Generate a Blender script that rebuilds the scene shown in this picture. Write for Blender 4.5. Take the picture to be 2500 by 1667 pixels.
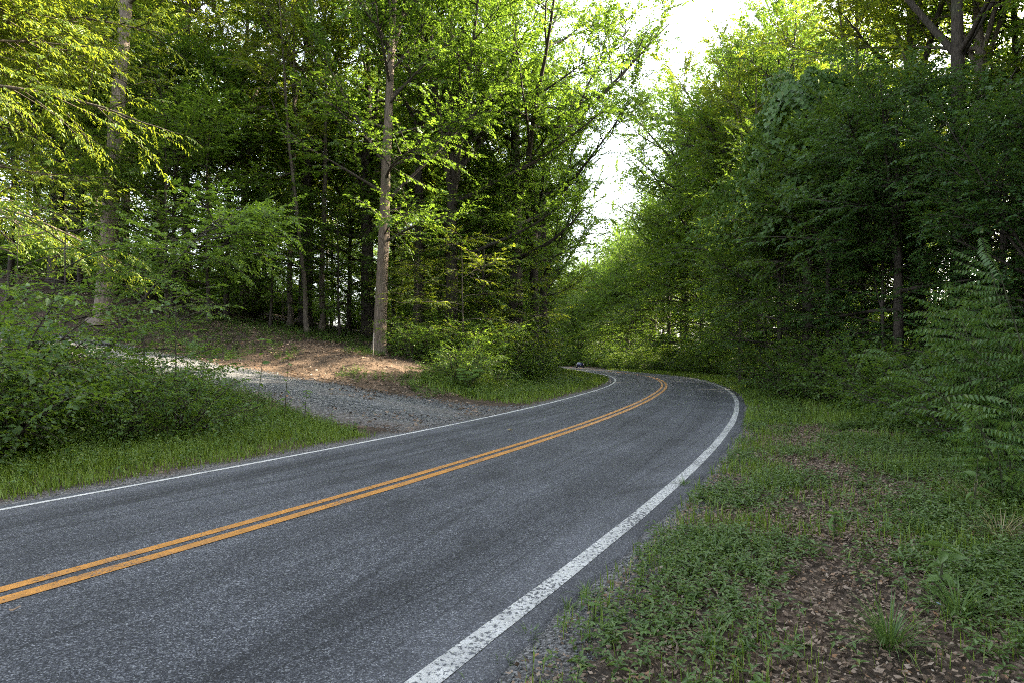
import bpy, math
import numpy as np
from mathutils import Vector

# ------------------------------------------------------------------ camera, sky, sun, exposure
scene = bpy.context.scene
for o in list(bpy.data.objects):
    bpy.data.objects.remove(o)
col = scene.collection
R = math.radians

CAM_H = 1.6
cam_data = bpy.data.cameras.new("camera")
cam_data.sensor_width = 36.0
cam_data.lens = 600.0 / 1024.0 * 36.0
cam_data.clip_start = 0.05
cam_data.clip_end = 6000.0
cam = bpy.data.objects.new("camera", cam_data)
cam.location = (0, 0, CAM_H)
cam.rotation_euler = (R(90 + 1.257), 0, 0)
col.objects.link(cam)
scene.camera = cam

SUN_AZ = 70.0      # degrees to the right of the view direction (+Y)
SUN_EL = 28.5
world = bpy.data.worlds.new("World")
scene.world = world
world.use_nodes = True
wn = world.node_tree
wn.nodes.clear()
sky = wn.nodes.new("ShaderNodeTexSky")
sky.sky_type = 'NISHITA'
sky.sun_disc = False
sky.sun_elevation = R(SUN_EL)
sky.sun_rotation = R(SUN_AZ)
sky.altitude = 150
sky.air_density = 1.0
sky.dust_density = 3.5
sky.ozone_density = 0.6
bg = wn.nodes.new("ShaderNodeBackground")
bg.inputs["Strength"].default_value = 0.15
wo = wn.nodes.new("ShaderNodeOutputWorld")
hs = wn.nodes.new("ShaderNodeHueSaturation")      # hazy, milky summer-evening sky
hs.inputs["Saturation"].default_value = 0.45
wn.links.new(sky.outputs[0], hs.inputs["Color"])
wn.links.new(hs.outputs[0], bg.inputs["Color"])
wn.links.new(bg.outputs[0], wo.inputs["Surface"])

sun_data = bpy.data.lights.new("sun", 'SUN')
sun_data.energy = 5.0
sun_data.angle = R(0.5)
sun_data.color = (1.0, 0.86, 0.66)
sun = bpy.data.objects.new("sun", sun_data)
sun.location = (30, 30, 40)
sd = Vector((math.sin(R(SUN_AZ)) * math.cos(R(SUN_EL)), math.cos(R(SUN_AZ)) * math.cos(R(SUN_EL)), math.sin(R(SUN_EL))))
sun.rotation_euler = (-sd).to_track_quat('-Z', 'Y').to_euler()
col.objects.link(sun)

vs = scene.view_settings
vs.view_transform = 'Standard'
vs.look = 'None'
vs.exposure = 3.0
vs.gamma = 1.0
vs.use_curve_mapping = False
cy = scene.cycles
cy.max_bounces = 6
cy.diffuse_bounces = 4
cy.glossy_bounces = 2
cy.transmission_bounces = 4
cy.transparent_max_bounces = 4
cy.sample_clamp_indirect = 6.0
cy.filter_width = 1.0
cy.use_denoising = False
try:
    cy.denoiser = 'OPENIMAGEDENOISE'
    cy.denoising_input_passes = 'RGB_ALBEDO_NORMAL'
    cy.denoising_prefilter = 'ACCURATE'
except Exception:
    pass

# ------------------------------------------------------------------ small tools
rng = np.random.default_rng(11)


def norm(v):
    v = np.asarray(v, float)
    return v / np.maximum(np.linalg.norm(v, axis=-1, keepdims=True), 1e-9)


def make_mesh(name, V, quads=None, tris=None, mat=None, smooth=False, uv=None, attrs=None):
    V = np.ascontiguousarray(V, np.float32)
    me = bpy.data.meshes.new(name)
    me.vertices.add(len(V))
    me.vertices.foreach_set("co", V.ravel())
    parts, starts, n = [], [], 0
    for F, k in ((quads, 4), (tris, 3)):
        if F is not None and len(F):
            F = np.asarray(F, np.int32)
            parts.append(F.ravel())
            starts.append(n + np.arange(len(F), dtype=np.int32) * k)
            n += F.size
    loops = np.concatenate(parts)
    st = np.concatenate(starts)
    me.loops.add(len(loops))
    me.loops.foreach_set("vertex_index", loops)
    me.polygons.add(len(st))
    me.polygons.foreach_set("loop_start", st)
    if smooth:
        me.polygons.foreach_set("use_smooth", np.ones(len(st), bool))
    if uv is not None:
        layer = me.uv_layers.new(name="UVMap")
        layer.data.foreach_set("uv", np.ascontiguousarray(np.asarray(uv, np.float32)[loops]).ravel())
    if attrs:
        for k, v in attrs.items():
            a = me.attributes.new(k, 'FLOAT', 'POINT')
            a.data.foreach_set("value", np.asarray(v, np.float32))
    me.update(calc_edges=True)
    if mat is not None:
        me.materials.append(mat)
    return me


def link(name, me, parent=None, loc=None, rot=None, scale=None):
    o = bpy.data.objects.new(name, me)
    col.objects.link(o)
    if parent is not None:
        o.parent = parent
    if loc is not None:
        o.location = loc
    if rot is not None:
        o.rotation_euler = rot
    if scale is not None:
        o.scale = (scale,) * 3 if np.isscalar(scale) else scale
    return o


def tag(o, label=None, cat=None, group=None, kind=None):
    if label:
        o["label"] = label
    if cat:
        o["category"] = cat
    if group:
        o["group"] = group
    if kind:
        o["kind"] = kind
    return o


class MB:
    """collects verts / quads / tris"""
    def __init__(self):
        self.V, self.Q, self.T, self.n = [], [], [], 0

    def add(self, V, Q=None, T=None):
        V = np.asarray(V, float)
        if Q is not None and len(Q):
            self.Q.append(np.asarray(Q) + self.n)
        if T is not None and len(T):
            self.T.append(np.asarray(T) + self.n)
        self.V.append(V)
        self.n += len(V)

    def mesh(self, name, mat, smooth=False):
        return make_mesh(name, np.concatenate(self.V),
                         np.concatenate(self.Q) if self.Q else None,
                         np.concatenate(self.T) if self.T else None, mat, smooth)

    def box(self, x0, x1, y0, y1, z0, z1):
        V = [(x, y, z) for z in (z0, z1) for y in (y0, y1) for x in (x0, x1)]
        Q = [(0, 2, 3, 1), (4, 5, 7, 6), (0, 1, 5, 4), (2, 6, 7, 3), (0, 4, 6, 2), (1, 3, 7, 5)]
        self.add(V, Q)


def tube(path, rad, sides=6, rr=None):
    """tapered tube along a polyline"""
    P = np.asarray(path, float)
    rad = np.asarray(rad, float)
    n = len(P)
    T = norm(np.gradient(P, axis=0))
    ref = np.array([0.0, 0, 1]) if abs(T[:, 2]).mean() < 0.8 else np.array([1.0, 0, 0])
    A = norm(np.cross(T, ref))
    B = np.cross(T, A)
    ang = np.linspace(0, 2 * np.pi, sides, endpoint=False)
    rr = np.ones((n, sides)) if rr is None else rr
    V = P[:, None] + (rad[:, None] * rr)[..., None] * (np.cos(ang)[None, :, None] * A[:, None] + np.sin(ang)[None, :, None] * B[:, None])
    i = np.arange(n - 1)[:, None] * sides
    j = np.arange(sides)[None]
    k = (j + 1) % sides
    Q = np.stack([i + j, i + k, i + sides + k, i + sides + j], -1).reshape(-1, 4)
    return V.reshape(-1, 3), Q


def leaf_quads(P, D, N, L, W, fold=0.18, droop=0.12):
    """folded rhombic leaves: two triangles each"""
    D = norm(D)
    S = norm(np.cross(N, D))
    N = np.cross(D, S)
    L = np.asarray(L)[:, None] if not np.isscalar(L) else L
    W = np.asarray(W)[:, None] if not np.isscalar(W) else W
    M = P + D * L * 0.42
    a = M + S * W * 0.5 + N * W * fold
    b = M - S * W * 0.5 + N * W * fold
    t = P + D * L - N * L * droop
    V = np.stack([P, a, t, b], 1).reshape(-1, 3)
    i = np.arange(len(P))[:, None] * 4
    # split along the midrib
    T = np.concatenate([i + np.array([0, 2, 1]), i + np.array([0, 3, 2])], 1).reshape(-1, 3)
    return V, T


def leaf_fine(P, D, N, L, W, fold=0.2, droop=0.15):
    """leaves with six verts and a midrib: four triangles each"""
    D = norm(D)
    S = norm(np.cross(N, D))
    N = np.cross(D, S)
    L = np.asarray(L)[:, None] if not np.isscalar(L) else L
    W = np.asarray(W)[:, None] if not np.isscalar(W) else W
    p1 = P + D * L * 0.25 + N * L * 0.02
    p2 = P + D * L * 0.62 - N * L * droop * 0.3
    V = np.stack([P, p1 + S * W * .46 + N * W * fold, p2 + S * W * .40 + N * W * fold * .8, P + D * L - N * L * droop,
                  p2 - S * W * .40 + N * W * fold * .8, p1 - S * W * .46 + N * W * fold], 1).reshape(-1, 3)
    i = np.arange(len(P))[:, None] * 6
    Q = np.concatenate([i + np.array([0, 3, 2, 1]), i + np.array([0, 5, 4, 3])], 1).reshape(-1, 4)
    return V, Q


# ------------------------------------------------------------------ node materials
class NT:
    def __init__(self, name):
        self.m = bpy.data.materials.new(name)
        self.m.use_nodes = True
        self.t = self.m.node_tree
        self.t.nodes.clear()
        self.out = self.t.nodes.new("ShaderNodeOutputMaterial")

    def n(self, typ, ins=None, **props):
        nd = self.t.nodes.new("ShaderNode" + typ)
        for k, v in props.items():
            setattr(nd, k, v)
        for k, v in (ins or {}).items():
            if isinstance(v, bpy.types.NodeSocket):
                self.t.links.new(v, nd.inputs[k])
            else:
                nd.inputs[k].default_value = v
        return nd

    def ramp(self, fac, stops, interp='LINEAR'):
        nd = self.n("ValToRGB", {"Fac": fac})
        cr = nd.color_ramp
        cr.interpolation = interp
        while len(cr.elements) < len(stops):
            cr.elements.new(0.5)
        for e, (p, c) in zip(cr.elements, stops):
            e.position = p
            e.color = (c, c, c, 1) if np.isscalar(c) else (*c, 1)
        return nd.outputs[0]

    def mix(self, fac, a, b, mode='MIX'):
        nd = self.n("MixRGB", {"Fac": fac, "Color1": a, "Color2": b}, blend_type=mode)
        return nd.outputs[0]

    def math(self, op, a, b=None, c=None, clamp=False):
        ins = {0: a}
        if b is not None:
            ins[1] = b
        if c is not None:
            ins[2] = c
        nd = self.n("Math", ins, operation=op)
        nd.use_clamp = clamp
        return nd.outputs[0]

    def finish(self, shader):
        self.t.links.new(shader, self.out.inputs["Surface"])
        return self.m


def c4(c):
    return (c[0], c[1], c[2], 1.0)


def leaf_material(name, dark, light, trans, tw=0.42, rough=0.45, spec=0.35, obj_var=0.5):
    k = NT(name)
    isl = k.n("NewGeometry").outputs["Random Per Island"]
    obj = k.n("ObjectInfo").outputs["Random"]
    f = k.math('ADD', k.math('MULTIPLY', isl, 1 - obj_var), k.math('MULTIPLY', obj, obj_var))
    colr = k.mix(f, c4(dark), c4(light))
    warm = k.math('MULTIPLY', k.math('GREATER_THAN', isl, 0.93), 0.35)
    colr = k.mix(warm, colr, (0.16, 0.15, 0.03, 1))
    p = k.n("BsdfPrincipled", {"Base Color": colr, "Roughness": rough, "Specular IOR Level": spec})
    tc = k.mix(f, c4(tuple(x * 0.75 for x in trans)), c4(trans))
    t = k.n("BsdfTranslucent", {"Color": tc})
    mx = k.n("MixShader", {0: tw, 1: p.outputs[0], 2: t.outputs[0]})
    return k.finish(mx.outputs[0])


M = {}
M['leaf_mid'] = leaf_material("leaf_mid", (0.042, 0.090, 0.014), (0.095, 0.165, 0.024), (0.20, 0.33, 0.026), tw=0.48)
M['leaf_yellow'] = leaf_material("leaf_yellow", (0.060, 0.110, 0.012), (0.115, 0.170, 0.018), (0.30, 0.37, 0.024), tw=0.47)
M['leaf_vine'] = leaf_material("leaf_vine", (0.060, 0.130, 0.030), (0.105, 0.185, 0.050), (0.16, 0.26, 0.04), rough=0.4, obj_var=0.1)
M['leaf_bright'] = leaf_material("leaf_bright", (0.050, 0.110, 0.022), (0.100, 0.175, 0.036), (0.22, 0.32, 0.03))
M['leaf_dark'] = leaf_material("leaf_dark", (0.034, 0.076, 0.014), (0.072, 0.130, 0.023), (0.17, 0.27, 0.024), tw=0.45)
M['leaf_cool'] = leaf_material("leaf_cool", (0.030, 0.080, 0.020), (0.062, 0.128, 0.032), (0.13, 0.23, 0.028), rough=0.4)
M['leaf_shrub'] = leaf_material("leaf_shrub", (0.034, 0.082, 0.014), (0.080, 0.150, 0.024), (0.16, 0.26, 0.024), rough=0.42)
M['frond'] = leaf_material("frond", (0.055, 0.120, 0.028), (0.115, 0.190, 0.050), (0.17, 0.28, 0.032), rough=0.38, spec=0.45, obj_var=0.2)
M["weed"] = leaf_material("weed", (0.055, 0.110, 0.024), (0.125, 0.195, 0.055), (0.15, 0.24, 0.035), rough=0.42, obj_var=0.0, tw=0.3)
M['grass'] = leaf_material("grass", (0.090, 0.155, 0.018), (0.180, 0.260, 0.036), (0.22, 0.32, 0.030), obj_var=0.0, tw=0.35)
M['straw'] = leaf_material("straw", (0.16, 0.13, 0.06), (0.30, 0.25, 0.13), (0.2, 0.16, 0.07), obj_var=0.0, tw=0.2)
M['pale_leaf'] = leaf_material("pale_leaf", (0.080, 0.155, 0.035), (0.110, 0.190, 0.045), (0.17, 0.28, 0.035), obj_var=0.0)


def dead_leaf_material():
    k = NT("dead_leaf")
    isl = k.n("NewGeometry").outputs["Random Per Island"]
    colr = k.ramp(isl, [(0.0, (0.060, 0.041, 0.028)), (0.3, (0.14, 0.098, 0.066)), (0.6, (0.225, 0.165, 0.118)), (0.82, (0.29, 0.23, 0.178)), (0.95, (0.22, 0.115, 0.055)), (1.0, (0.36, 0.31, 0.255))])
    p = k.n("BsdfPrincipled", {"Base Color": colr, "Roughness": 0.7, "Specular IOR Level": 0.25})
    t = k.n("BsdfTranslucent", {"Color": colr})
    return k.finish(k.n("MixShader", {0: 0.15, 1: p.outputs[0], 2: t.outputs[0]}).outputs[0])


M['dead'] = dead_leaf_material()


def bark_material(name, a, b, moss=0.15):
    k = NT(name)
    tc = k.n("TexCoord").outputs["Object"]
    mp = k.n("Mapping", {"Vector": tc, "Scale": (9, 9, 1.3)}).outputs[0]
    n1 = k.n("TexNoise", {"Vector": mp, "Scale": 2.2, "Detail": 6, "Roughness": 0.65}).outputs["Fac"]
    v = k.n("TexVoronoi", {"Vector": mp, "Scale": 1.7}, feature='DISTANCE_TO_EDGE').outputs["Distance"]
    cr = k.mix(k.ramp(n1, [(0.3, 0.0), (0.7, 1.0)]), c4(a), c4(b))
    furrow = k.ramp(v, [(0.0, 0.55), (0.18, 1.0)])
    cr = k.mix(1.0, cr, furrow, 'MULTIPLY')
    n2 = k.n("TexNoise", {"Vector": tc, "Scale": 1.1, "Detail": 3}).outputs["Fac"]
    cr = k.mix(k.math('MULTIPLY', k.ramp(n2, [(0.55, 0.0), (0.75, 1.0)]), moss), cr, (0.07, 0.10, 0.05, 1))
    h = k.math('ADD', k.math('MULTIPLY', furrow, 0.6), n1)
    bp = k.n("Bump", {"Height": h, "Strength": 0.6, "Distance": 0.03}).outputs[0]
    p = k.n("BsdfPrincipled", {"Base Color": cr, "Roughness": 0.85, "Specular IOR Level": 0.2, "Normal": bp})
    return k.finish(p.outputs[0])


M['bark_pale'] = bark_material("bark_pale", (0.15, 0.118, 0.09), (0.29, 0.235, 0.19), 0.2)
M['bark_brown'] = bark_material("bark_brown", (0.095, 0.072, 0.052), (0.19, 0.150, 0.115), 0.3)
M['bark_grey'] = bark_material("bark_grey", (0.075, 0.060, 0.046), (0.17, 0.14, 0.11), 0.35)
M['bark_dark'] = bark_material("bark_dark", (0.035, 0.028, 0.022), (0.085, 0.070, 0.055), 0.3)
M['stem_green'] = bark_material("stem_green", (0.05, 0.06, 0.03), (0.09, 0.09, 0.05), 0.1)


def asphalt_nodes(k):
    """returns colour and bump height of the chip-sealed asphalt"""
    uv = k.n("UVMap").outputs[0]
    sep = k.n("SeparateXYZ", {0: uv})
    t, s = sep.outputs[0], sep.outputs[1]
    tc = k.n("TexCoord").outputs["Object"]
    v1 = k.n("TexVoronoi", {"Vector": tc, "Scale": 135.0})
    chip = k.n("SeparateColor", {0: v1.outputs["Color"]}).outputs[0]
    chips = k.ramp(chip, [(0.0, (0.018, 0.019, 0.022)), (0.45, (0.042, 0.044, 0.050)), (0.72, (0.085, 0.088, 0.096)), (0.9, (0.15, 0.154, 0.16)), (1.0, (0.27, 0.275, 0.28))])
    fine = k.n("TexNoise", {"Vector": tc, "Scale": 60.0, "Detail": 3}).outputs["Fac"]
    colr = k.mix(1.0, chips, k.ramp(fine, [(0.3, 0.7), (0.7, 1.3)]), 'MULTIPLY')
    # patches and long wear streaks along the lane
    big = k.n("TexNoise", {"Vector": tc, "Scale": 0.55, "Detail": 5, "Roughness": 0.6}).outputs["Fac"]
    colr = k.mix(1.0, colr, k.ramp(big, [(0.3, 0.70), (0.7, 1.25)]), 'MULTIPLY')
    blot = k.n("TexNoise", {"Vector": tc, "Scale": 2.3, "Detail": 6, "Roughness": 0.7}).outputs["Fac"]
    colr = k.mix(1.0, colr, k.ramp(blot, [(0.34, 0.72), (0.46, 1.0), (0.62, 1.0), (0.74, 1.3)]), 'MULTIPLY')
    stv = k.n("CombineXYZ", {0: k.math('MULTIPLY', t, 3.2), 1: k.math('MULTIPLY', s, 0.07), 2: 0.0}).outputs[0]
    streak = k.n("TexNoise", {"Vector": stv, "Scale": 1.6, "Detail": 5, "Roughness": 0.6}).outputs["Fac"]
    colr = k.mix(1.0, colr, k.ramp(streak, [(0.30, 0.58), (0.42, 0.92), (0.5, 1.0), (0.7, 1.28)]), 'MULTIPLY')
    # wheel tracks slightly darker and smoother; pale rim at the outer edges
    at = k.math('ABSOLUTE', t)
    d1 = k.math('ABSOLUTE', k.math('SUBTRACT', at, 0.75))
    d2 = k.math('ABSOLUTE', k.math('SUBTRACT', at, 2.15))
    dm = k.math('MINIMUM', d1, d2)
    track = k.ramp(dm, [(0.0, 0.80), (0.45, 1.04)])
    colr = k.mix(1.0, colr, track, 'MULTIPLY')
    rim = k.ramp(k.math('SUBTRACT', at, 2.3), [(0.0, 0.0), (0.35, 0.55), (0.8, 1.0)])
    rimn = k.math('MULTIPLY', rim, k.ramp(big, [(0.3, 0.4), (0.6, 0.9)]))
    colr = k.mix(k.math('MULTIPLY', rimn, 0.8), colr, k.mix(1.0, k.mix(0.5, colr, (0.12, 0.12, 0.125, 1)), (1.5, 1.5, 1.5, 1), 'MULTIPLY'))
    # a few crack-like dark seams
    sm = k.n("TexVoronoi", {"Vector": k.n("CombineXYZ", {0: k.math('MULTIPLY', t, 0.9), 1: k.math('MULTIPLY', s, 0.06), 2: 3.0}).outputs[0], "Scale": 1.4}, feature='DISTANCE_TO_EDGE').outputs["Distance"]
    seam = k.ramp(sm, [(0.0, 0.62), (0.018, 1.0)])
    colr = k.mix(1.0, colr, seam, 'MULTIPLY')
    colr = k.mix(1.0, colr, (0.78, 0.80, 0.845, 1), 'MULTIPLY')
    # a wandering longitudinal crack in the far lane
    wv = k.n("TexNoise", {"Vector": k.n("CombineXYZ", {0: 0.0, 1: k.math('MULTIPLY', s, 0.55), 2: 7.0}).outputs[0], "Scale": 1.0, "Detail": 4}).outputs["Fac"]
    dc = k.math('ABSOLUTE', k.math('ADD', k.math('ADD', t, 1.45), k.math('MULTIPLY', k.math('SUBTRACT', wv, 0.5), 0.5)))
    crk = k.ramp(k.math('ADD', dc, k.math('MULTIPLY', fine, 0.02)), [(0.012, 0.45), (0.028, 1.0)])
    halo = k.ramp(dc, [(0.0, 0.80), (0.16, 1.0)])
    colr = k.mix(1.0, k.mix(1.0, colr, crk, 'MULTIPLY'), halo, 'MULTIPLY')
    h = k.math('ADD', v1.outputs["Distance"], k.math('MULTIPLY', fine, 0.5))
    return colr, h, tc


def asphalt_material():
    k = NT("asphalt")
    colr, h, tc = asphalt_nodes(k)
    bp = k.n("Bump", {"Height": h, "Strength": 0.35, "Distance": 0.006}).outputs[0]
    p = k.n("BsdfPrincipled", {"Base Color": colr, "Roughness": 0.78, "Specular IOR Level": 0.35, "Normal": bp})
    return k.finish(p.outputs[0])


def paint_material(name, c, wear):
    k = NT(name)
    acol, h, tc = asphalt_nodes(k)
    n1 = k.n("TexNoise", {"Vector": tc, "Scale": 34.0, "Detail": 4, "Roughness": 0.7}).outputs["Fac"]
    n2 = k.n("TexNoise", {"Vector": tc, "Scale": 1.3, "Detail": 3}).outputs["Fac"]
    f = k.math('ADD', n1, k.math('MULTIPLY', k.math('SUBTRACT', n2, 0.5), 0.30))
    m = k.ramp(f, [(wear - 0.03, 0.0), (wear + 0.03, 1.0)])
    n3 = k.n("TexNoise", {"Vector": tc, "Scale": 9.0, "Detail": 5}).outputs["Fac"]
    pc = k.mix(1.0, c4(c), k.ramp(n3, [(0.25, 0.72), (0.75, 1.08)]), 'MULTIPLY')
    n4 = k.n("TexNoise", {"Vector": tc, "Scale": 2.1, "Detail": 6, "Roughness": 0.7}).outputs["Fac"]
    pc = k.mix(k.ramp(n4, [(0.5, 0.0), (0.72, 0.45)]), pc, acol)
    colr = k.mix(m, acol, pc)
    bp = k.n("Bump", {"Height": h, "Strength": 0.25, "Distance": 0.005}).outputs[0]
    p = k.n("BsdfPrincipled", {"Base Color": colr, "Roughness": 0.62, "Specular IOR Level": 0.4, "Normal": bp})
    return k.finish(p.outputs[0])


M['asphalt'] = asphalt_material()
M['paint_white'] = paint_material("paint_white", (0.50, 0.50, 0.485), 0.46)
M['paint_white_clean'] = paint_material("paint_white_clean", (0.54, 0.54, 0.525), 0.34)
M['paint_yellow'] = paint_material("paint_yellow", (0.45, 0.205, 0.042), 0.385)


def ground_material():
    k = NT("forest_floor")
    tc = k.n("TexCoord").outputs["Object"]
    edge = k.n("Attribute", attribute_name="edge").outputs["Fac"]     # metres from the asphalt edge
    clay = k.n("Attribute", attribute_name="clay").outputs["Fac"]
    n1 = k.n("TexNoise", {"Vector": tc, "Scale": 1.3, "Detail": 8, "Roughness": 0.65}).outputs["Fac"]
    n2 = k.n("TexNoise", {"Vector": tc, "Scale": 22.0, "Detail": 4, "Roughness": 0.7}).outputs["Fac"]
    v = k.n("TexVoronoi", {"Vector": tc, "Scale": 26.0})
    vr = k.n("SeparateColor", {0: v.outputs["Color"]}).outputs[0]
    litter = k.ramp(vr, [(0.0, (0.030, 0.022, 0.016)), (0.5, (0.072, 0.050, 0.036)), (0.85, (0.13, 0.093, 0.068)), (1.0, (0.19, 0.145, 0.11))])
    soil = k.mix(n2, (0.024, 0.020, 0.015, 1), (0.056, 0.044, 0.032, 1))
    base = k.mix(k.ramp(n1, [(0.35, 0.0), (0.6, 1.0)]), soil, litter)
    clayc = k.mix(n2, (0.085, 0.058, 0.038, 1), (0.165, 0.115, 0.076, 1))
    claym = k.math('MULTIPLY', clay, k.ramp(n1, [(0.38, 0.15), (0.58, 1.0)]))
    base = k.mix(claym, base, clayc)
    v2 = k.n("TexVoronoi", {"Vector": tc, "Scale": 70.0})
    g = k.n("SeparateColor", {0: v2.outputs["Color"]}).outputs[0]
    grit = k.ramp(g, [(0.0, (0.045, 0.044, 0.044)), (0.6, (0.115, 0.112, 0.11)), (1.0, (0.26, 0.255, 0.25))])
    em = k.math('ADD', edge, k.math('MULTIPLY', k.math('SUBTRACT', n1, 0.5), 0.9))
    gm = k.ramp(em, [(0.10, 1.0), (0.42, 0.0)])
    base = k.mix(gm, base, grit)
    h = k.math('ADD', n2, k.math('MULTIPLY', v.outputs["Distance"], 0.8))
    bp = k.n("Bump", {"Height": h, "Strength": 0.7, "Distance": 0.03}).outputs[0]
    p = k.n("BsdfPrincipled", {"Base Color": base, "Roughness": 0.92, "Specular IOR Level": 0.15, "Normal": bp})
    return k.finish(p.outputs[0])


def gravel_material(name="gravel"):
    k = NT(name)
    tc = k.n("TexCoord").outputs["Object"]
    v = k.n("TexVoronoi", {"Vector": tc, "Scale": 26.0})
    r = k.n("SeparateColor", {0: v.outputs["Color"]}).outputs[0]
    st = k.ramp(r, [(0.0, (0.045, 0.050, 0.052)), (0.5, (0.095, 0.102, 0.104)), (0.85, (0.18, 0.188, 0.188)), (1.0, (0.30, 0.30, 0.295))])
    n1 = k.n("TexNoise", {"Vector": tc, "Scale": 0.9, "Detail": 6, "Roughness": 0.65}).outputs["Fac"]
    dirt = k.n("Attribute", attribute_name="dirt").outputs["Fac"]
    dm = k.math('ADD', k.math('MULTIPLY', dirt, 0.9), k.ramp(n1, [(0.55, 0.0), (0.75, 0.5)]), clamp=True)
    st = k.mix(k.math('MULTIPLY', dm, 0.75), st, (0.105, 0.068, 0.046, 1))
    bp = k.n("Bump", {"Height": v.outputs["Distance"], "Strength": 0.9, "Distance": 0.03}).outputs[0]
    p = k.n("BsdfPrincipled", {"Base Color": st, "Roughness": 0.85, "Specular IOR Level": 0.25, "Normal": bp})
    return k.finish(p.outputs[0])


def stone_material():
    k = NT("stone_chip")
    isl = k.n("NewGeometry").outputs["Random Per Island"]
    c = k.ramp(isl, [(0.0, (0.045, 0.050, 0.052)), (0.5, (0.11, 0.118, 0.12)), (0.85, (0.17, 0.178, 0.178)), (1.0, (0.27, 0.27, 0.265))])
    p = k.n("BsdfPrincipled", {"Base Color": c, "Roughness": 0.8, "Specular IOR Level": 0.3})
    return k.finish(p.outputs[0])


M['ground'] = ground_material()
M['gravel'] = gravel_material()
M['stone'] = stone_material()


def plain(name, c, rough=0.5, metal=0.0, spec=0.5, coat=0.0, emit=None):
    k = NT(name)
    tc = k.n("TexCoord").outputs["Object"]
    n = k.n("TexNoise", {"Vector": tc, "Scale": 6.0, "Detail": 4}).outputs["Fac"]
    cc = k.mix(1.0, c4(c), k.ramp(n, [(0.3, 0.88), (0.7, 1.08)]), 'MULTIPLY')
    p = k.n("BsdfPrincipled", {"Base Color": cc, "Roughness": rough, "Metallic": metal, "Specular IOR Level": spec, "Coat Weight": coat})
    return k.finish(p.outputs[0])


# ------------------------------------------------------------------ road line (fitted from the photograph's three painted lines)
HALF = 2.92
CROWN = 0.06
S = np.arange(-45.0, 320.01, 0.5)
KNOT_S = [-60, 0, 16, 32, 48, 66, 158, 172, 330]
KNOT_K = [-0.004, -0.00978, -0.00933, -0.00836, -0.00706, -0.0001, 0.0, -0.013, -0.010]
kap = np.interp(S, KNOT_S, KNOT_K)
TH = np.concatenate([[0], np.cumsum((kap[1:] + kap[:-1]) / 2 * 0.5)])
i0 = int(np.argmin(abs(S)))
TH = TH - TH[i0] + 0.5245
thm = (TH[1:] + TH[:-1]) / 2
CX = np.concatenate([[0], np.cumsum(np.sin(thm) * 0.5)])
CY = np.concatenate([[0], np.cumsum(np.cos(thm) * 0.5)])
CX = CX - CX[i0] - 3.056
CY = CY - CY[i0] + 4.267
CZ = np.interp(S, [-60, 21.3, 48, 85.3, 160, 330], [0, 0, -0.22, -0.72, -1.88, -3.0])


def road_xyz(s, t, dz=0.0):
    s = np.asarray(s, float)
    t = np.asarray(t, float)
    x = np.interp(s, S, CX); y = np.interp(s, S, CY); th = np.interp(s, S, TH); z = np.interp(s, S, CZ)
    return np.stack([x + np.cos(th) * t, y - np.sin(th) * t, z + CROWN * (1 - (t / HALF) ** 2) + dz], -1)


def road_st(x, y):
    """station and lateral offset (right positive) of points"""
    x = np.atleast_1d(np.asarray(x, float)).ravel()
    y = np.atleast_1d(np.asarray(y, float)).ravel()
    so = np.empty(len(x)); to = np.empty(len(x))
    for a in range(0, len(x), 20000):
        b = slice(a, a + 20000)
        d2 = (x[b, None] - CX[None]) ** 2 + (y[b, None] - CY[None]) ** 2
        i = d2.argmin(1)
        th = TH[i]
        dx, dy = x[b] - CX[i], y[b] - CY[i]
        so[b] = S[i] + dx * np.sin(th) + dy * np.cos(th)
        to[b] = dx * np.cos(th) - dy * np.sin(th)
        out = (d2[np.arange(len(i)), i] > 1e5)
        to[b][out] = np.sign(to[b][out]) * np.sqrt(d2[np.arange(len(i)), i][out])
    return so, to


def sstep(x, a, b):
    u = np.clip((x - a) / (b - a), 0, 1)
    return u * u * (3 - 2 * u)


DRIVE = np.array([(1.2, 15.2), (-2.2, 16.4), (-6.0, 18.1), (-10.3, 20.2), (-15.0, 22.3), (-20.0, 24.0), (-27.0, 25.5), (-38.0, 26.5)])


def drive_q(x, y):
    """distance to the driveway centre line; positive on its far side; and arc position"""
    x = np.asarray(x, float); y = np.asarray(y, float)
    best = np.full(x.shape, 1e9); q = np.zeros(x.shape); u = np.zeros(x.shape); acc = 0.0
    for a, b in zip(DRIVE[:-1], DRIVE[1:]):
        d = b - a; l = np.hypot(*d); e = d / l
        w = np.clip((x - a[0]) * e[0] + (y - a[1]) * e[1], 0, l)
        px, py = a[0] + e[0] * w, a[1] + e[1] * w
        dist = np.hypot(x - px, y - py)
        side = (x - a[0]) * e[1] - (y - a[1]) * e[0]      # right of travel (travel is to -x): +y side
        m = dist < best
        best = np.where(m, dist, best)
        q = np.where(m, np.sign(side) * dist, q)
        u = np.where(m, acc + w, u)
        acc += l
    return q, u


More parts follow.
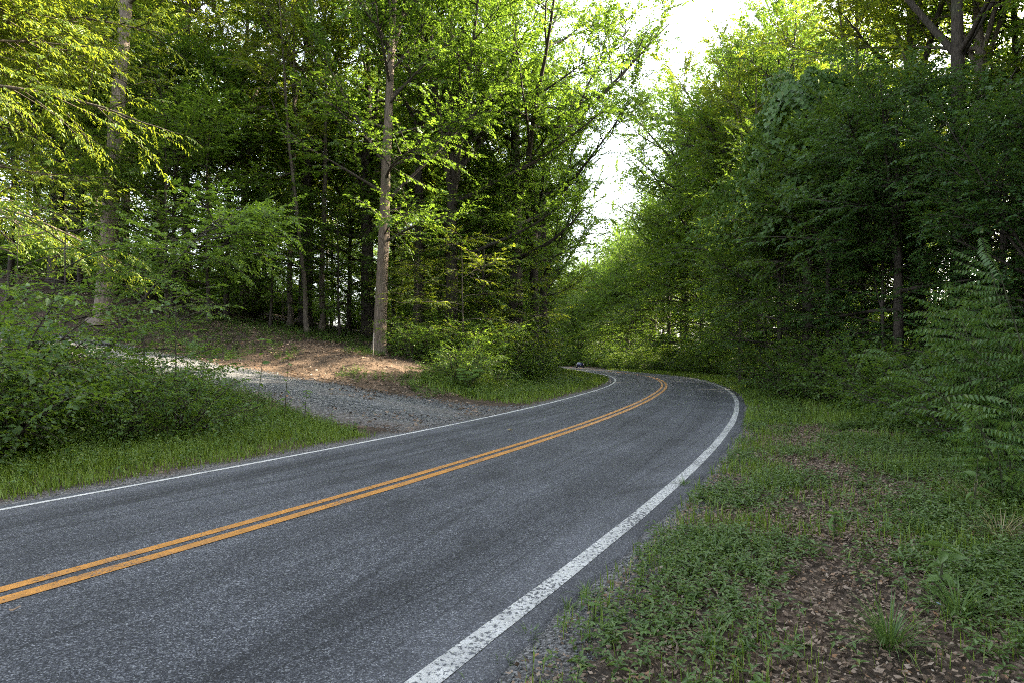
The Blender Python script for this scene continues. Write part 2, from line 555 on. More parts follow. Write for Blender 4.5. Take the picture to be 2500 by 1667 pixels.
def ground_z(x, y):
    x = np.atleast_1d(np.asarray(x, float)); y = np.atleast_1d(np.asarray(y, float))
    sh = x.shape
    x = x.ravel(); y = y.ravel()
    s, t = road_st(x, y)
    rz = np.interp(s, S, CZ)
    q, u = drive_q(x, y)
    p = np.maximum(-t - 3.15, 0)
    pe = np.sqrt((np.maximum(p - 0.6, 0)) ** 2 + 0.25) - 0.5
    zl = 0.118 * np.minimum(pe, 60) + 0.02 * np.clip(pe - 12, 0, 40)
    bank = sstep(q, 1.6, 6.0) * np.minimum(0.28 + 0.055 * p, 2.2) * sstep(p, 2.5, 7.5) * (1 - sstep(s, 40, 60) * 0.5)
    ditch = -0.16 * np.exp(-((p - 2.6) / 0.9) ** 2) * (1 - np.exp(-(q / 4.0) ** 2))
    pr = np.maximum(t - 3.2, 0)
    zr = 0.02 * np.minimum(pr, 3) - 0.12 * np.exp(-((pr - 5.0) / 1.2) ** 2) + 0.035 * np.maximum(pr - 6, 0) * np.exp(-pr / 60)
    far = np.hypot(x, y)
    bump = (0.035 * np.sin(x * 1.7 + 1.3 * np.sin(y * .9)) * np.cos(y * 1.3 + .8 * np.sin(x * 1.1)) + 0.05 * np.sin(x * .41 + 2) * np.sin(y * .37)) * sstep(np.maximum(p, pr), 0.6, 3.0)
    damp = 1 - 0.85 * np.exp(-(q / 2.4) ** 2) * (p > 0)
    z = rz + np.where(t < 0, zl + bank + ditch, zr) + bump * damp
    # under the asphalt the ground sits just below it, at the rim it meets it
    z = z - 0.012 - 0.045 * (1 - sstep(np.abs(t), 2.95, 3.4))
    z = z * 1.0 + sstep(far, 150, 900) * 6.0 * (np.abs(t) > 40)
    return z.reshape(sh)


def gz(x, y):
    return float(ground_z(np.array([x]), np.array([y]))[0])


# ------------------------------------------------------------------ ground sheet, road, painted lines, driveway
def axis(lo, hi, fine_lo, fine_hi, step):
    a = [fine_lo]
    st = step
    while a[-1] > lo:
        st *= 1.13
        a.append(a[-1] - st)
    a = a[::-1]
    b = list(np.arange(fine_lo + step, fine_hi, step))
    st = step
    c = [fine_hi]
    while c[-1] < hi:
        st *= 1.13
        c.append(c[-1] + st)
    return np.array(a + b + c)


gx = axis(-2600, 2600, -24, 20, 0.33)
gy = axis(-400, 3200, 0, 42, 0.33)
XX, YY = np.meshgrid(gx, gy)
ZZ = ground_z(XX, YY)
nx, ny = len(gx), len(gy)
idx = np.arange(nx * ny).reshape(ny, nx)
Q = np.stack([idx[:-1, :-1], idx[:-1, 1:], idx[1:, 1:], idx[1:, :-1]], -1).reshape(-1, 4)
s_, t_ = road_st(XX.ravel(), YY.ravel())
q_, u_ = drive_q(XX.ravel(), YY.ravel())
edge_ = np.where(t_ > 0, t_ - 3.22, -t_ - 3.15)
clay_ = sstep(q_, 1.2, 2.2) * (1 - sstep(q_, 4.0, 8.5)) * sstep(-t_ - 3.1, 4.0, 6.0) * (1 - sstep(-t_, 13, 17)) \
    + 0.55 * np.exp(-((q_ + 2.3) / 0.7) ** 2) * (t_ < -3.6) * sstep(-t_, 3.6, 5) * (1 - sstep(-t_, 8, 12))
ground = link("ground", make_mesh("ground", np.stack([XX, YY, ZZ], -1).reshape(-1, 3), Q, None, M['ground'], True,
                                  attrs={"edge": edge_, "clay": np.clip(clay_, 0, 1)}))
tag(ground, "brown leaf-littered forest floor rising to the left of the road", "ground", kind="structure")

# road sheet
RS = np.concatenate([np.arange(-40, 70, 0.25), np.arange(70, 300, 1.0)])
RT = np.array([-1.0, -.985, -.9, -.7, -.5, -.25, 0, .25, .5, .7, .9, .985, 1.0])
eL = -3.10 - 0.05 * np.sin(RS * 1.9) - 0.05 * np.sin(RS * 0.63 + 1) - rng.uniform(0, .05, len(RS))
eR = 3.15 + 0.02 * np.sin(RS * 2.9 + .5) + 0.035 * np.sin(RS * 0.97 + 2) + rng.uniform(0, .06, len(RS))
tt = np.where(RT[None] < 0, -RT[None] * eL[:, None], RT[None] * eR[:, None])
rv = road_xyz(np.repeat(RS[:, None], len(RT), 1), tt)
rim_drop = np.zeros_like(tt); rim_drop[:, 0] = -0.07; rim_drop[:, -1] = -0.07
rv[..., 2] += rim_drop
ridx = np.arange(tt.size).reshape(tt.shape)
rq = np.stack([ridx[:-1, :-1], ridx[:-1, 1:], ridx[1:, 1:], ridx[1:, :-1]], -1).reshape(-1, 4)
ruv = np.stack([tt, np.repeat(RS[:, None], len(RT), 1)], -1).reshape(-1, 2)
road = link("road", make_mesh("road", rv.reshape(-1, 3), rq, None, M['asphalt'], False, uv=ruv))
tag(road, "two-lane grey asphalt road curving left through the woods", "road", kind="structure")


def stripe(name, t0, w, mat, label, wob=0.008, seed=0):
    r = np.random.default_rng(seed)
    jl = wob * np.interp(RS, RS, np.convolve(r.normal(size=len(RS)), np.ones(5) / 5, 'same'))
    jr = wob * np.interp(RS, RS, np.convolve(r.normal(size=len(RS)), np.ones(5) / 5, 'same'))
    a = t0 - w / 2 + jl
    b = t0 + w / 2 + jr
    T2 = np.stack([a, (a + b) / 2, b], 1)
    v = road_xyz(np.repeat(RS[:, None], 3, 1), T2, 0.004)
    i = np.arange(T2.size).reshape(T2.shape)
    q = np.stack([i[:-1, :-1], i[:-1, 1:], i[1:, 1:], i[1:, :-1]], -1).reshape(-1, 4)
    uv = np.stack([T2, np.repeat(RS[:, None], 3, 1)], -1).reshape(-1, 2)
    o = link(name, make_mesh(name, v.reshape(-1, 3), q, None, mat, True, uv=uv), road)
    o["label"] = label
    return o


stripe("edge_line", -HALF, 0.10, M['paint_white_clean'], "crisp white edge line on the inside of the bend", seed=1)
stripe("edge_line", HALF, 0.135, M['paint_white'], "worn white edge line beside the weedy verge", wob=0.008, seed=2)
stripe("centre_line", -0.105, 0.115, M['paint_yellow'], "speckled yellow centre line on the driveway side", seed=3)
stripe("centre_line", 0.105, 0.125, M['paint_yellow'], "solid yellow centre line on the verge side", wob=0.005, seed=4)

# driveway
du = np.concatenate([[0], np.cumsum(np.hypot(*np.diff(DRIVE, axis=0).T))])
dU = np.arange(0.0, du[-1], 0.4)
dxp = np.interp(dU, du, DRIVE[:, 0]); dyp = np.interp(dU, du, DRIVE[:, 1])
dxp = np.convolve(np.pad(dxp, 3, 'edge'), np.ones(7) / 7, 'valid'); dyp = np.convolve(np.pad(dyp, 3, 'edge'), np.ones(7) / 7, 'valid')
dth = np.stack([np.gradient(dxp), np.gradient(dyp)], 1); dth = norm(dth)
dn = np.stack([dth[:, 1], -dth[:, 0]], 1)          # towards the far side (+y)
hw_far = 1.85 + 2.6 * np.exp(-dU / 2.6) + 0.18 * np.sin(dU * 1.7) + 0.1 * np.sin(dU * 4.1)
def hwn(u):
    return 2.1 + 1.1 * np.exp(-(u / 8.0) ** 2) + 1.9 * np.exp(-u / 2.8)


hw_near = hwn(dU) + 0.18 * np.sin(dU * 1.3 + 1) + 0.1 * np.sin(dU * 3.7)
dW = np.linspace(-1, 1, 15)
off = np.where(dW[None] < 0, dW[None] * hw_near[:, None], dW[None] * hw_far[:, None])
dX = dxp[:, None] + dn[:, 0:1] * off
dY = dyp[:, None] + dn[:, 1:2] * off
ds_, dt_ = road_st(dX.ravel(), dY.ravel())
dZ = ground_z(dX, dY) + np.where(np.abs(dW)[None] > 0.95, -0.05, 0.03 + 0.015 * np.cos(off * 2.2))
keep = (dt_ < -2.98).reshape(dX.shape)
dZ = np.where(keep, dZ, -0.35)
didx = np.arange(dX.size).reshape(dX.shape)
dq = np.stack([didx[:-1, :-1], didx[1:, :-1], didx[1:, 1:], didx[:-1, 1:]], -1).reshape(-1, 4)
dirt_ = np.clip(np.abs(dW)[None] ** 4 * 0.9 + np.exp(-((off - 0.1) / 0.35) ** 2) * 0.25 + 0.7 * np.exp(-(dU[:, None] - 1.0) / 1.6), 0, 1)
drive = link("driveway", make_mesh("driveway", np.stack([dX, dY, dZ], -1).reshape(-1, 3), dq, None, M['gravel'], True,
                                   attrs={"dirt": dirt_.ravel()}))
tag(drive, "grey gravel driveway climbing left from the road", "driveway", kind="structure")

# ------------------------------------------------------------------ vegetation generators
def rot_z(v, a):
    c, s = np.cos(a), np.sin(a)
    return np.stack([v[..., 0] * c - v[..., 1] * s, v[..., 0] * s + v[..., 1] * c, v[..., 2]], -1)


def sprays_to_leaves(O, D, N, Ls, k, leafL, leafW, g, fine=False, droop=0.35, ang=(35, 70)):
    """each spray is a twig: leaves alternate along it in one plane, as on a beech or maple branch tip"""
    n = len(O)
    D = norm(D)
    Sd = norm(np.cross(N, D))
    Nn = np.cross(D, Sd)
    u = (np.arange(k) + 0.6) / k
    u = u[None] + g.uniform(-.25, .25, (n, k)) / k
    sgn = np.where(np.arange(k) % 2 == 0, 1.0, -1.0)[None] * np.ones((n, 1))
    a = np.radians(g.uniform(ang[0], ang[1], (n, k)))
    a[:, -1] = g.uniform(-.2, .2, n)
    P = O[:, None] + D[:, None] * (u * Ls[:, None])[..., None]
    P = P + np.array([0, 0, -1.0]) * (u ** 2 * Ls[:, None] * 0.18)[..., None]
    LD = D[:, None] * np.cos(a)[..., None] + Sd[:, None] * (np.sin(a) * sgn)[..., None]
    LD = LD + np.array([0, 0, -1.0]) * (droop * g.uniform(.3, 1.3, (n, k)))[..., None] + g.normal(0, .16, (n, k, 3))
    LN = Nn[:, None] + g.normal(0, .38, (n, k, 3))
    sc = g.uniform(.5, 1.2, (n, k)) * (1 - 0.25 * u) * g.uniform(.7, 1.3, (n, 1))
    f = leaf_fine if fine else leaf_quads
    return f(P.reshape(-1, 3), LD.reshape(-1, 3), LN.reshape(-1, 3), (leafL * sc).ravel(), (leafW * sc).ravel())


def curve_path(p0, az, el0, length, bend, g, n=6, wob=0.06):
    """polyline that starts at elevation el0 and bends by `bend` radians upwards"""
    pts = [np.array(p0, float)]
    a, e = az, el0
    st = length / (n - 1)
    for i in range(n - 1):
        pts.append(pts[-1] + st * np.array([math.cos(e) * math.cos(a), math.cos(e) * math.sin(a), math.sin(e)]))
        e += bend / (n - 1) + g.normal(0, wob)
        a += g.normal(0, wob * 1.4)
    return np.array(pts)


def path_at(P, u):
    x = np.clip(u, 0, 1) * (len(P) - 1)
    i = np.minimum(x.astype(int), len(P) - 2)
    f = (x - i)[..., None]
    pos = P[i] * (1 - f) + P[i + 1] * f
    return pos, norm(P[i + 1] - P[i])


def make_tree(name, seed, H, r0, base, Rad, nlimb, leaf, bark, leafL=0.15, leafW=0.115, k=9, el=(10, 55), bend=(-10, 20),
              step=0.19, lean=(0, 0), prof='round', droop=0.22, spray=(0.3, 0.62), dens=1.0, fine=False, limbs=(), l2=1.0, sides=9,
              limb_dir=None, wob=1.0, leaders=0, fork=0.5, lead_el=(58, 80), vj=0.22, low=0.0, limb_r=0.028, twig_bark=None):
    g = np.random.default_rng(seed)
    wood = MB(); twig = MB()
    nz = 16
    zz = np.linspace(0, 1, nz) ** 1.15
    wx = np.cumsum(g.normal(0, .014 * H / nz * 2 * wob, nz)); wy = np.cumsum(g.normal(0, .014 * H / nz * 2 * wob, nz))
    wx -= wx[0]; wy -= wy[0]
    TP = np.stack([wx + lean[0] * zz ** 1.3, wy + lean[1] * zz ** 1.3, zz * H * 0.96 - 0.15 * (zz == 0)], 1)
    tr = r0 * ((1 - zz) ** 0.8 * 0.93 + 0.04)
    # extra rings near the ground for the root flare
    zb = np.array([-0.25, 0.02, 0.12, 0.3, 0.6, 1.0])
    fl = 1 + 0.75 * np.exp(-np.maximum(zb, 0) / 0.28)
    tp2 = np.concatenate([np.stack([np.interp(zb, TP[:, 2], TP[:, 0]), np.interp(zb, TP[:, 2], TP[:, 1]), zb], 1), TP[TP[:, 2] > 1.3]])
    tr2 = np.concatenate([r0 * 0.95 * fl, tr[TP[:, 2] > 1.3]])
    rr = 1 + 0.05 * g.normal(size=(len(tp2), sides))
    lob = 1 + 0.16 * np.cos(np.linspace(0, 2 * np.pi, sides, endpoint=False) * 3 + g.uniform(0, 6))[None] * np.exp(-np.maximum(tp2[:, 2], 0) / 0.4)[:, None]
    wood.add(*tube(tp2, tr2, sides, rr * lob))
    OO, DD, NN, LL = [], [], [], []

    def branch(P, rad, length, n2, u0):
        wv, wq = tube(P, np.linspace(rad, max(rad * .22, .008), len(P)), 6 if rad > .05 else 4)
        twig.add(wv, wq)
        u = np.sort(g.uniform(u0, 1.0, n2)); u[-1] = 1.0
        pos, d = path_at(P, u)
        side = np.where(np.arange(n2) % 2 == 0, 1, -1) * np.radians(g.uniform(28, 75, n2))
        side[-1] = 0
        d2 = rot_z(d, side)
        d2[:, 2] = d2[:, 2] * 0.6 + g.normal(0.05, vj, n2)
        d2 = norm(d2)
        ln = (0.30 + 0.45 * g.random(n2)) * length * (1.15 - u * 0.75) * l2 + 0.35
        ln = np.minimum(ln, 2.6)
        for i in range(n2):
            if g.random() > dens:
                continue
            az = math.atan2(d2[i, 1], d2[i, 0]); ee = math.asin(np.clip(d2[i, 2], -1, 1))
            B = curve_path(pos[i], az, ee, ln[i], g.uniform(-.35, .15), g, 4, .1)
            wv, wq = tube(B, np.linspace(min(.024, rad * .6), .006, 4), 3)
            twig.add(wv, wq)
            m = max(3, int(ln[i] / step))
            uu = (np.arange(m) + .5 + g.uniform(-.3, .3, m)) / m
            uu = 0.12 + 0.88 * uu; uu[-1] = 1
            p3, d3 = path_at(B, uu)
            s3 = np.where(np.arange(m) % 2 == 0, 1, -1) * np.radians(g.uniform(30, 70, m)); s3[-1] = 0
            d4 = rot_z(d3, s3)
            d4[:, 2] += g.normal(-.08, .18, m)
            OO.append(p3); DD.append(norm(d4))
            NN.append(norm(np.array([0, 0, 1.0]) + g.normal(0, .30, (m, 3)))); LL.append(g.uniform(spray[0], spray[1], m))

    ga = g.uniform(0, 6.28)
    for j in range(leaders):
        h = H * fork * g.uniform(.82, 1.22)
        p0 = np.array([np.interp(h, TP[:, 2], TP[:, 0]), np.interp(h, TP[:, 2], TP[:, 1]), h])
        ll = (H - h) * g.uniform(.85, 1.05)
        Lp = curve_path(p0, ga + j * 2.39996 + g.normal(0, .3), R(g.uniform(*lead_el)), ll, R(g.uniform(-12, 12)), g, 9, .05)
        rl = np.interp(h, TP[:, 2], tr) * .62
        wood.add(*tube(Lp, np.linspace(rl, .02, 9), 7))
        nl_ = max(6, int(nlimb / (leaders + 1)))
        for i in range(nl_):
            u = 0.22 + 0.78 * (i + g.random()) / nl_
            q0, qd = path_at(Lp, np.array([u]))
            ln = Rad * (0.95 - 0.5 * u) * g.uniform(.7, 1.15) + .5
            az = ga + j * 1.3 + i * 2.39996 + g.normal(0, .4)
            P = curve_path(q0[0], az, R(el[0] + (el[1] - el[0]) * u + g.normal(0, 12)), ln, R(g.uniform(*bend)), g, 6)
            branch(P, max(.018, min(rl * .5 * (1 - u) + .015, .026 * ln)), ln, int(5 + ln * 2.1), 0.2)
    if leaders:
        nlimb = int(nlimb * low) if low else max(6, int(nlimb / (leaders + 1)))
    for i in range(nlimb):
        u = ((i + g.uniform(.1, .9)) / nlimb)
        h = base + (H * 0.97 - base) * u
        if prof == 'round':
            ln = Rad * (0.62 + 0.75 * u) * (1 - u ** 3.0) + 0.6
        elif prof == 'cone':
            ln = Rad * (1.02 - u) ** 0.75 + 0.4
        else:
            ln = Rad * (0.8 + 0.4 * np.sin(u * np.pi)) * (1 - 0.55 * u ** 3)
        ln *= g.uniform(.72, 1.18)
        az = ga + i * 2.39996 + g.normal(0, .35)
        if limb_dir is not None and g.random() < limb_dir[1]:
            az = limb_dir[0] + g.normal(0, .7)
        e = np.radians(el[0] + (el[1] - el[0]) * u + g.normal(0, 7))
        p0 = np.array([np.interp(h, TP[:, 2], TP[:, 0]), np.interp(h, TP[:, 2], TP[:, 1]), h])
        rad = max(0.018, min(np.interp(h, TP[:, 2], tr) * .55, limb_r * ln))
        P = curve_path(p0, az, e, ln, np.radians(g.uniform(*bend)), g, 7)
        branch(P, rad, ln, int(5 + ln * 1.9), 0.22)
    for (h, az, e, ln, bd, rad) in limbs:
        p0 = np.array([np.interp(h, TP[:, 2], TP[:, 0]), np.interp(h, TP[:, 2], TP[:, 1]), h])
        P = curve_path(p0, R(az), R(e), ln, R(bd), g, 9, .05)
        wv, wq = tube(P, np.linspace(rad, rad * .25, len(P)), 7)
        twig.add(wv, wq)
        branch(P, rad * .6, ln * .55, int(6 + ln * 1.7), 0.35)
    V, F = sprays_to_leaves(np.concatenate(OO), np.concatenate(DD), np.concatenate(NN), np.concatenate(LL), k, leafL, leafW, g, fine, droop)
    crown = make_mesh(name + "_crown", V, F if fine else None, None if fine else F, leaf)
    return {'trunk': wood.mesh(name + "_trunk", bark, True), 'branches': twig.mesh(name + "_branches", twig_bark or bark, True), 'crown': crown,
            'n': len(V), 'H': H}


def make_shrub(name, seed, H, Rad, nstem, leaf, bark, leafL=0.10, leafW=0.06, k=10, spray=(.35, .7), step=0.17, fine=False, arch=-45, low=0.12, droop=0.3):
    g = np.random.default_rng(seed)
    twig = MB(); OO, DD, NN, LL = [], [], [], []
    for i in range(nstem):
        az = i * 2.39996 + g.normal(0, .4)
        ln = H * g.uniform(.7, 1.2)
        rb = Rad * .25 * math.sqrt(g.random())
        p0 = np.array([rb * math.cos(az), rb * math.sin(az), -0.08])
        e = R(g.uniform(45, 88))
        P = curve_path(p0, az, e, ln, R(arch * g.uniform(.4, 1.2)), g, 7)
        P[:, 2] = np.maximum(P[:, 2], 0.02) if i else P[:, 2]
        twig.add(*tube(P, np.linspace(.016 + .007 * H, .004, 7), 4))
        n2 = int(4 + ln * 3.2)
        u = np.sort(g.uniform(low, 1, n2)); u[-1] = 1
        pos, d = path_at(P, u)
        d2 = rot_z(d, np.radians(g.uniform(-110, 110, n2)))
        d2[:, 2] = g.normal(.15, .25, n2); d2 = norm(d2)
        l2 = g.uniform(.3, .75, n2) * (Rad * .55 + .2)
        for j in range(n2):
            B = curve_path(pos[j], math.atan2(d2[j, 1], d2[j, 0]), math.asin(np.clip(d2[j, 2], -1, 1)), l2[j], g.uniform(-.5, .2), g, 4, .1)
            twig.add(*tube(B, np.linspace(.009, .003, 4), 3))
            m = max(2, int(l2[j] / step))
            uu = (np.arange(m) + .5) / m; uu[-1] = 1
            p3, d3 = path_at(B, uu)
            s3 = np.where(np.arange(m) % 2 == 0, 1, -1) * np.radians(g.uniform(25, 75, m)); s3[-1] = 0
            d4 = rot_z(d3, s3); d4[:, 2] += g.normal(0, .22, m)
            OO.append(p3); DD.append(norm(d4)); NN.append(norm(np.array([0, 0, 1.0]) + g.normal(0, .34, (m, 3)))); LL.append(g.uniform(spray[0], spray[1], m))
    V, F = sprays_to_leaves(np.concatenate(OO), np.concatenate(DD), np.concatenate(NN), np.concatenate(LL), k, leafL, leafW, g, fine, droop)
    V[:, 2] = np.maximum(V[:, 2], 0.01)
    return {'stems': twig.mesh(name + "_stems", bark, True), 'foliage': make_mesh(name + "_foliage", V, F if fine else None, None if fine else F, leaf), 'n': len(V), 'H': H}


def frond_leaves(O, D, N, Ls, pairs, leafL, leafW, g, hang=0.85):
    """pinnate fronds: an arching rachis with two rows of drooping pointed leaflets"""
    n = len(O)
    D = norm(D); Sd = norm(np.cross(N, D)); Nn = np.cross(D, Sd)
    u = (np.arange(pairs) + 1.0) / pairs
    rac = O[:, None] + D[:, None] * (u[None] * Ls[:, None])[..., None] + np.array([0, 0, -1.0]) * (u[None] ** 2.2 * Ls[:, None] * g.uniform(.06, .38, (n, 1)))[..., None]
    Vs, Qs, off_ = [], [], 0
    for sg in (1, -1):
        LD = Sd[:, None] * sg * 0.75 + D[:, None] * 0.38 + np.array([0, 0, -hang]) * g.uniform(.6, 1.25, (n, pairs, 1)) + g.normal(0, .07, (n, pairs, 3))
        LN = Nn[:, None] * 0.8 + Sd[:, None] * sg * 0.5 + g.normal(0, .15, (n, pairs, 3))
        sc = (0.55 + 0.6 * np.sin(np.pi * (0.12 + 0.8 * u)))[None] * g.uniform(.85, 1.12, (n, pairs)) * (Ls / Ls.mean())[:, None] ** .4
        V, Q_ = leaf_fine(rac.reshape(-1, 3), LD.reshape(-1, 3), LN.reshape(-1, 3), (leafL * sc).ravel(), (leafW * sc).ravel(), .14, .1)
        Vs.append(V); Qs.append(Q_ + off_); off_ += len(V)
    full = np.concatenate([O[:, None], rac], 1)
    return np.concatenate(Vs), np.concatenate(Qs), full


def make_frond_shrub(name, seed, H, Rad, nstem, per, leaf, bark, frond=(.5, .9), pairs=11, leafL=0.10, leafW=0.032, face=None, tilt=(50, 88), low=0.1):
    g = np.random.default_rng(seed)
    twig = MB(); OO, DD, NN, LL = [], [], [], []
    for i in range(nstem):
        az = i * 2.39996 + g.normal(0, .4)
        rb = Rad * math.sqrt(g.random()) * .6
        ln = H * g.uniform(.55, 1.1)
        P = curve_path((rb * math.cos(az), rb * math.sin(az), -.08), az, R(g.uniform(*tilt)), ln, R(g.uniform(-40, 5)), g, 7, .05)
        twig.add(*tube(P, np.linspace(.028, .006, 7), 5))
        m = int(per * ln / H)
        u = np.linspace(low, 1, m)
        pos, d = path_at(P, u)
        a = np.arange(m) * 2.4 + g.uniform(0, 6)
        if face is not None:
            mk = g.random(m) < .6
            a = np.where(mk, face + g.normal(0, .65, m), a)
        ev = R(8) + 0.75 * np.maximum(u - .75, 0) * 4 * g.random(m) + g.normal(0, .18, m)
        OO.append(pos); DD.append(np.stack([np.cos(a) * np.cos(ev), np.sin(a) * np.cos(ev), np.sin(ev)], 1))
        NN.append(norm(np.array([0, 0, 1.0]) + g.normal(0, .15, (m, 3)))); LL.append(g.uniform(frond[0], frond[1], m))
    V, Q_, full = frond_leaves(np.concatenate(OO), np.concatenate(DD), np.concatenate(NN), np.concatenate(LL), pairs, leafL, leafW, g)
    for f in full[:, ::3]:
        twig.add(*tube(f, np.linspace(.005, .002, len(f)), 3))
    return {'stems': twig.mesh(name + "_stems", bark, True), 'foliage': make_mesh(name + "_foliage", V, Q_, None, leaf), 'n': len(V), 'H': H}


TREE_N = [0]


def place(proto, name, x, y, rotz=0.0, scale=1.0, label=None, cat=None, group=None, lean=(0, 0), dz=0.0, zs=1.0, leaf=None):
    """an Empty at the plant's base with its own copies of the parts"""
    e = bpy.data.objects.new(name, None)
    e.empty_display_size = 0.3
    e.location = (x, y, gz(x, y) - 0.04 + dz)
    e.rotation_euler = (lean[0], lean[1], rotz)
    e.scale = (scale, scale, scale * zs)
    col.objects.link(e)
    tag(e, label, cat, group)
    for part, me in proto.items():
        if part in ('n', 'H'):
            continue
        c = link(part, me, e)
        if part in ('branches', 'stems', 'foliage', 'crown'):
            c["kind"] = "stuff"
        if leaf and part in ('crown', 'foliage'):
            c.material_slots[0].link = 'OBJECT'
            c.material_slots[0].material = M[leaf]
    return e


def px(u, v=None, Y=None, base='2352'):
    """direction of a photograph pixel (2352-wide view): x at depth Y"""
    return (u / 2.297 - 512.0) / 600.0 * Y


# prototypes ------------------------------------------------------------------
P_ = {}
P_['tall'] = make_tree("tall", 1, 27, 0.36, 6.5, 4.6, 44, M['leaf_mid'], M['bark_dark'], el=(15, 60), leaders=4, fork=.5, vj=.42, l2=1.2)
P_['tall_b'] = make_tree("tall_b", 2, 25, 0.30, 7, 4.2, 40, M['leaf_yellow'], M['bark_grey'], el=(12, 62), leaders=3, fork=.55, vj=.42, l2=1.2)
P_['oak'] = make_tree("oak", 3, 22, 0.42, 5.0, 5.6, 66, M['leaf_mid'], M['bark_dark'], el=(8, 55), bend=(-5, 30), leaders=5, fork=.42, lead_el=(40, 75), vj=.42, l2=1.2)
P_['edge'] = make_tree("edge", 4, 20, 0.28, 1.6, 4.6, 46, M['leaf_dark'], M['bark_dark'], el=(0, 55), prof='full', leaders=4, fork=.42, lead_el=(48, 76), vj=.42, l2=1.25, low=.75)
P_['edge_b'] = make_tree("edge_b", 5, 15, 0.22, 1.0, 4.2, 44, M['leaf_cool'], M['bark_dark'], el=(0, 50), prof='full', leaders=4, fork=.40, lead_el=(45, 74), vj=.42, l2=1.25, low=.75)
P_['mid'] = make_tree("mid", 9, 14, 0.15, 2.2, 3.7, 40, M['leaf_mid'], M['bark_dark'], el=(0, 50), bend=(-20, 10), prof='full', leaders=2, fork=.5, vj=.35, l2=1.25, low=.6)
P_['pole'] = make_tree("pole", 6, 22, 0.17, 10, 2.9, 24, M['leaf_yellow'], M['bark_grey'], el=(5, 55), leaders=2, fork=.6, vj=.4)
P_['beech'] = make_tree("beech", 7, 9, 0.09, 1.3, 3.2, 22, M['leaf_mid'], M['bark_dark'], el=(5, 35), bend=(-25, 5), k=13, leafL=.125, leafW=.075, prof='full', droop=.25)
P_['beech_b'] = make_tree("beech_b", 8, 6.5, 0.06, 0.8, 2.6, 17, M['leaf_yellow'], M['bark_grey'], el=(0, 35), bend=(-30, 0), k=12, leafL=.11, leafW=.062, prof='full', droop=.3)
P_['thicket'] = make_shrub("thicket", 25, 4.2, 2.6, 22, M['leaf_dark'], M['bark_dark'], leafL=.15, leafW=.10, k=11, spray=(.5, .9), step=.22)
P_['bush'] = make_shrub("bush", 21, 1.7, 1.3, 22, M['leaf_shrub'], M['bark_dark'])
P_['bush_b'] = make_shrub("bush_b", 22, 2.6, 1.7, 16, M['leaf_mid'], M['bark_dark'], leafL=.11, leafW=.07)
P_['bush_dark'] = make_shrub("bush_dark", 23, 1.9, 1.4, 26, M['leaf_dark'], M['bark_dark'], leafL=.10, leafW=.065)
P_['low'] = make_shrub("low", 24, 0.8, 0.9, 20, M['leaf_shrub'], M['bark_dark'], leafL=.085, leafW=.055, k=8, spray=(.2, .45), step=.13, low=.05)

P_['near'] = make_tree("near", 31, 18, 0.26, 5.2, 6.2, 64, M['leaf_yellow'], M['bark_grey'], el=(-8, 45), bend=(-35, 0), k=12, leafL=.16, leafW=.068, prof='full', leaders=3, fork=.45,
                       vj=.3, l2=1.15, fine=True, droop=.6, spray=(.5, .85), step=.27, limb_dir=(R(0), .45), limb_r=.014)
P_['roof'] = make_tree("roof", 32, 23, 0.40, 6.0, 5.6, 52, M['leaf_mid'], M['bark_dark'], el=(5, 55), bend=(-8, 25), leaders=5, fork=.42, lead_el=(42, 74), vj=.42, l2=1.2,
                       limbs=[(5.2, -8, 18, 6.5, 25, .13), (8.2, 4, 24, 9.5, 14, .13), (9.5, 25, 52, 7.5, 10, .13), (7.0, 160, 30, 6, 20, .12), (11, -30, 40, 8, 15, .12)], limb_dir=(0.1, .5))
P_['poplar'] = make_tree("poplar", 33, 27, 0.44, 12.5, 4.6, 40, M['leaf_yellow'], M['bark_pale'], el=(10, 60), leaders=3, fork=.58, vj=.42, l2=1.2, sides=14, lean=(1.6, 0), wob=.25)
P_['centre'] = make_tree("centre", 34, 25, 0.30, 4.6, 4.6, 66, M['leaf_mid'], M['bark_brown'], el=(15, 60), leaders=3, fork=.5, low=.45, lead_el=(66, 82), twig_bark=M['bark_dark'], limb_r=.018, limb_dir=(R(-90), .35), vj=.42, l2=1.15, sides=14, lean=(.9, 0), wob=.25,
                          limbs=[(8.5, 178, 55, 7, 15, .08), (6.8, 10, 48, 8, 14, .08)])
P_['hang'] = make_tree("hang", 35, 17, 0.30, 4.2, 5.2, 46, M['leaf_cool'], M['bark_dark'], el=(-4, 50), bend=(-30, 5), k=12, leafL=.18, leafW=.085, prof='full', leaders=3, fork=.5, vj=.3, l2=1.2, droop=.55, limb_dir=(R(200), .35))
P_['sapling'] = make_tree("sapling", 36, 4.6, 0.035, 0.9, 1.5, 12, M['leaf_shrub'], M['bark_dark'], el=(5, 40), bend=(-25, 5), k=11, leafL=.12, leafW=.07, prof='full', spray=(.35, .6))
P_['leaner'] = make_tree("leaner", 37, 5.2, 0.075, 4.0, 2.1, 13, M['leaf_mid'], M['bark_dark'], el=(0, 35), bend=(-25, 5), k=13, leafL=.13, leafW=.075, prof='full', lean=(3.4, 0.3), fine=True, limb_dir=(R(0), .75))
P_['ailanthus'] = make_frond_shrub("ailanthus", 41, 3.1, 1.5, 17, 26, M['frond'], M['stem_green'], frond=(.5, .95), pairs=12, leafL=.115, leafW=.036, face=R(195), tilt=(55, 88))
P_['ailanthus_b'] = make_frond_shrub("ailanthus_b", 42, 2.2, 1.3, 13, 20, M['frond'], M['stem_green'], frond=(.45, .8), pairs=11, leafL=.11, leafW=.036, face=R(195), tilt=(62, 88))


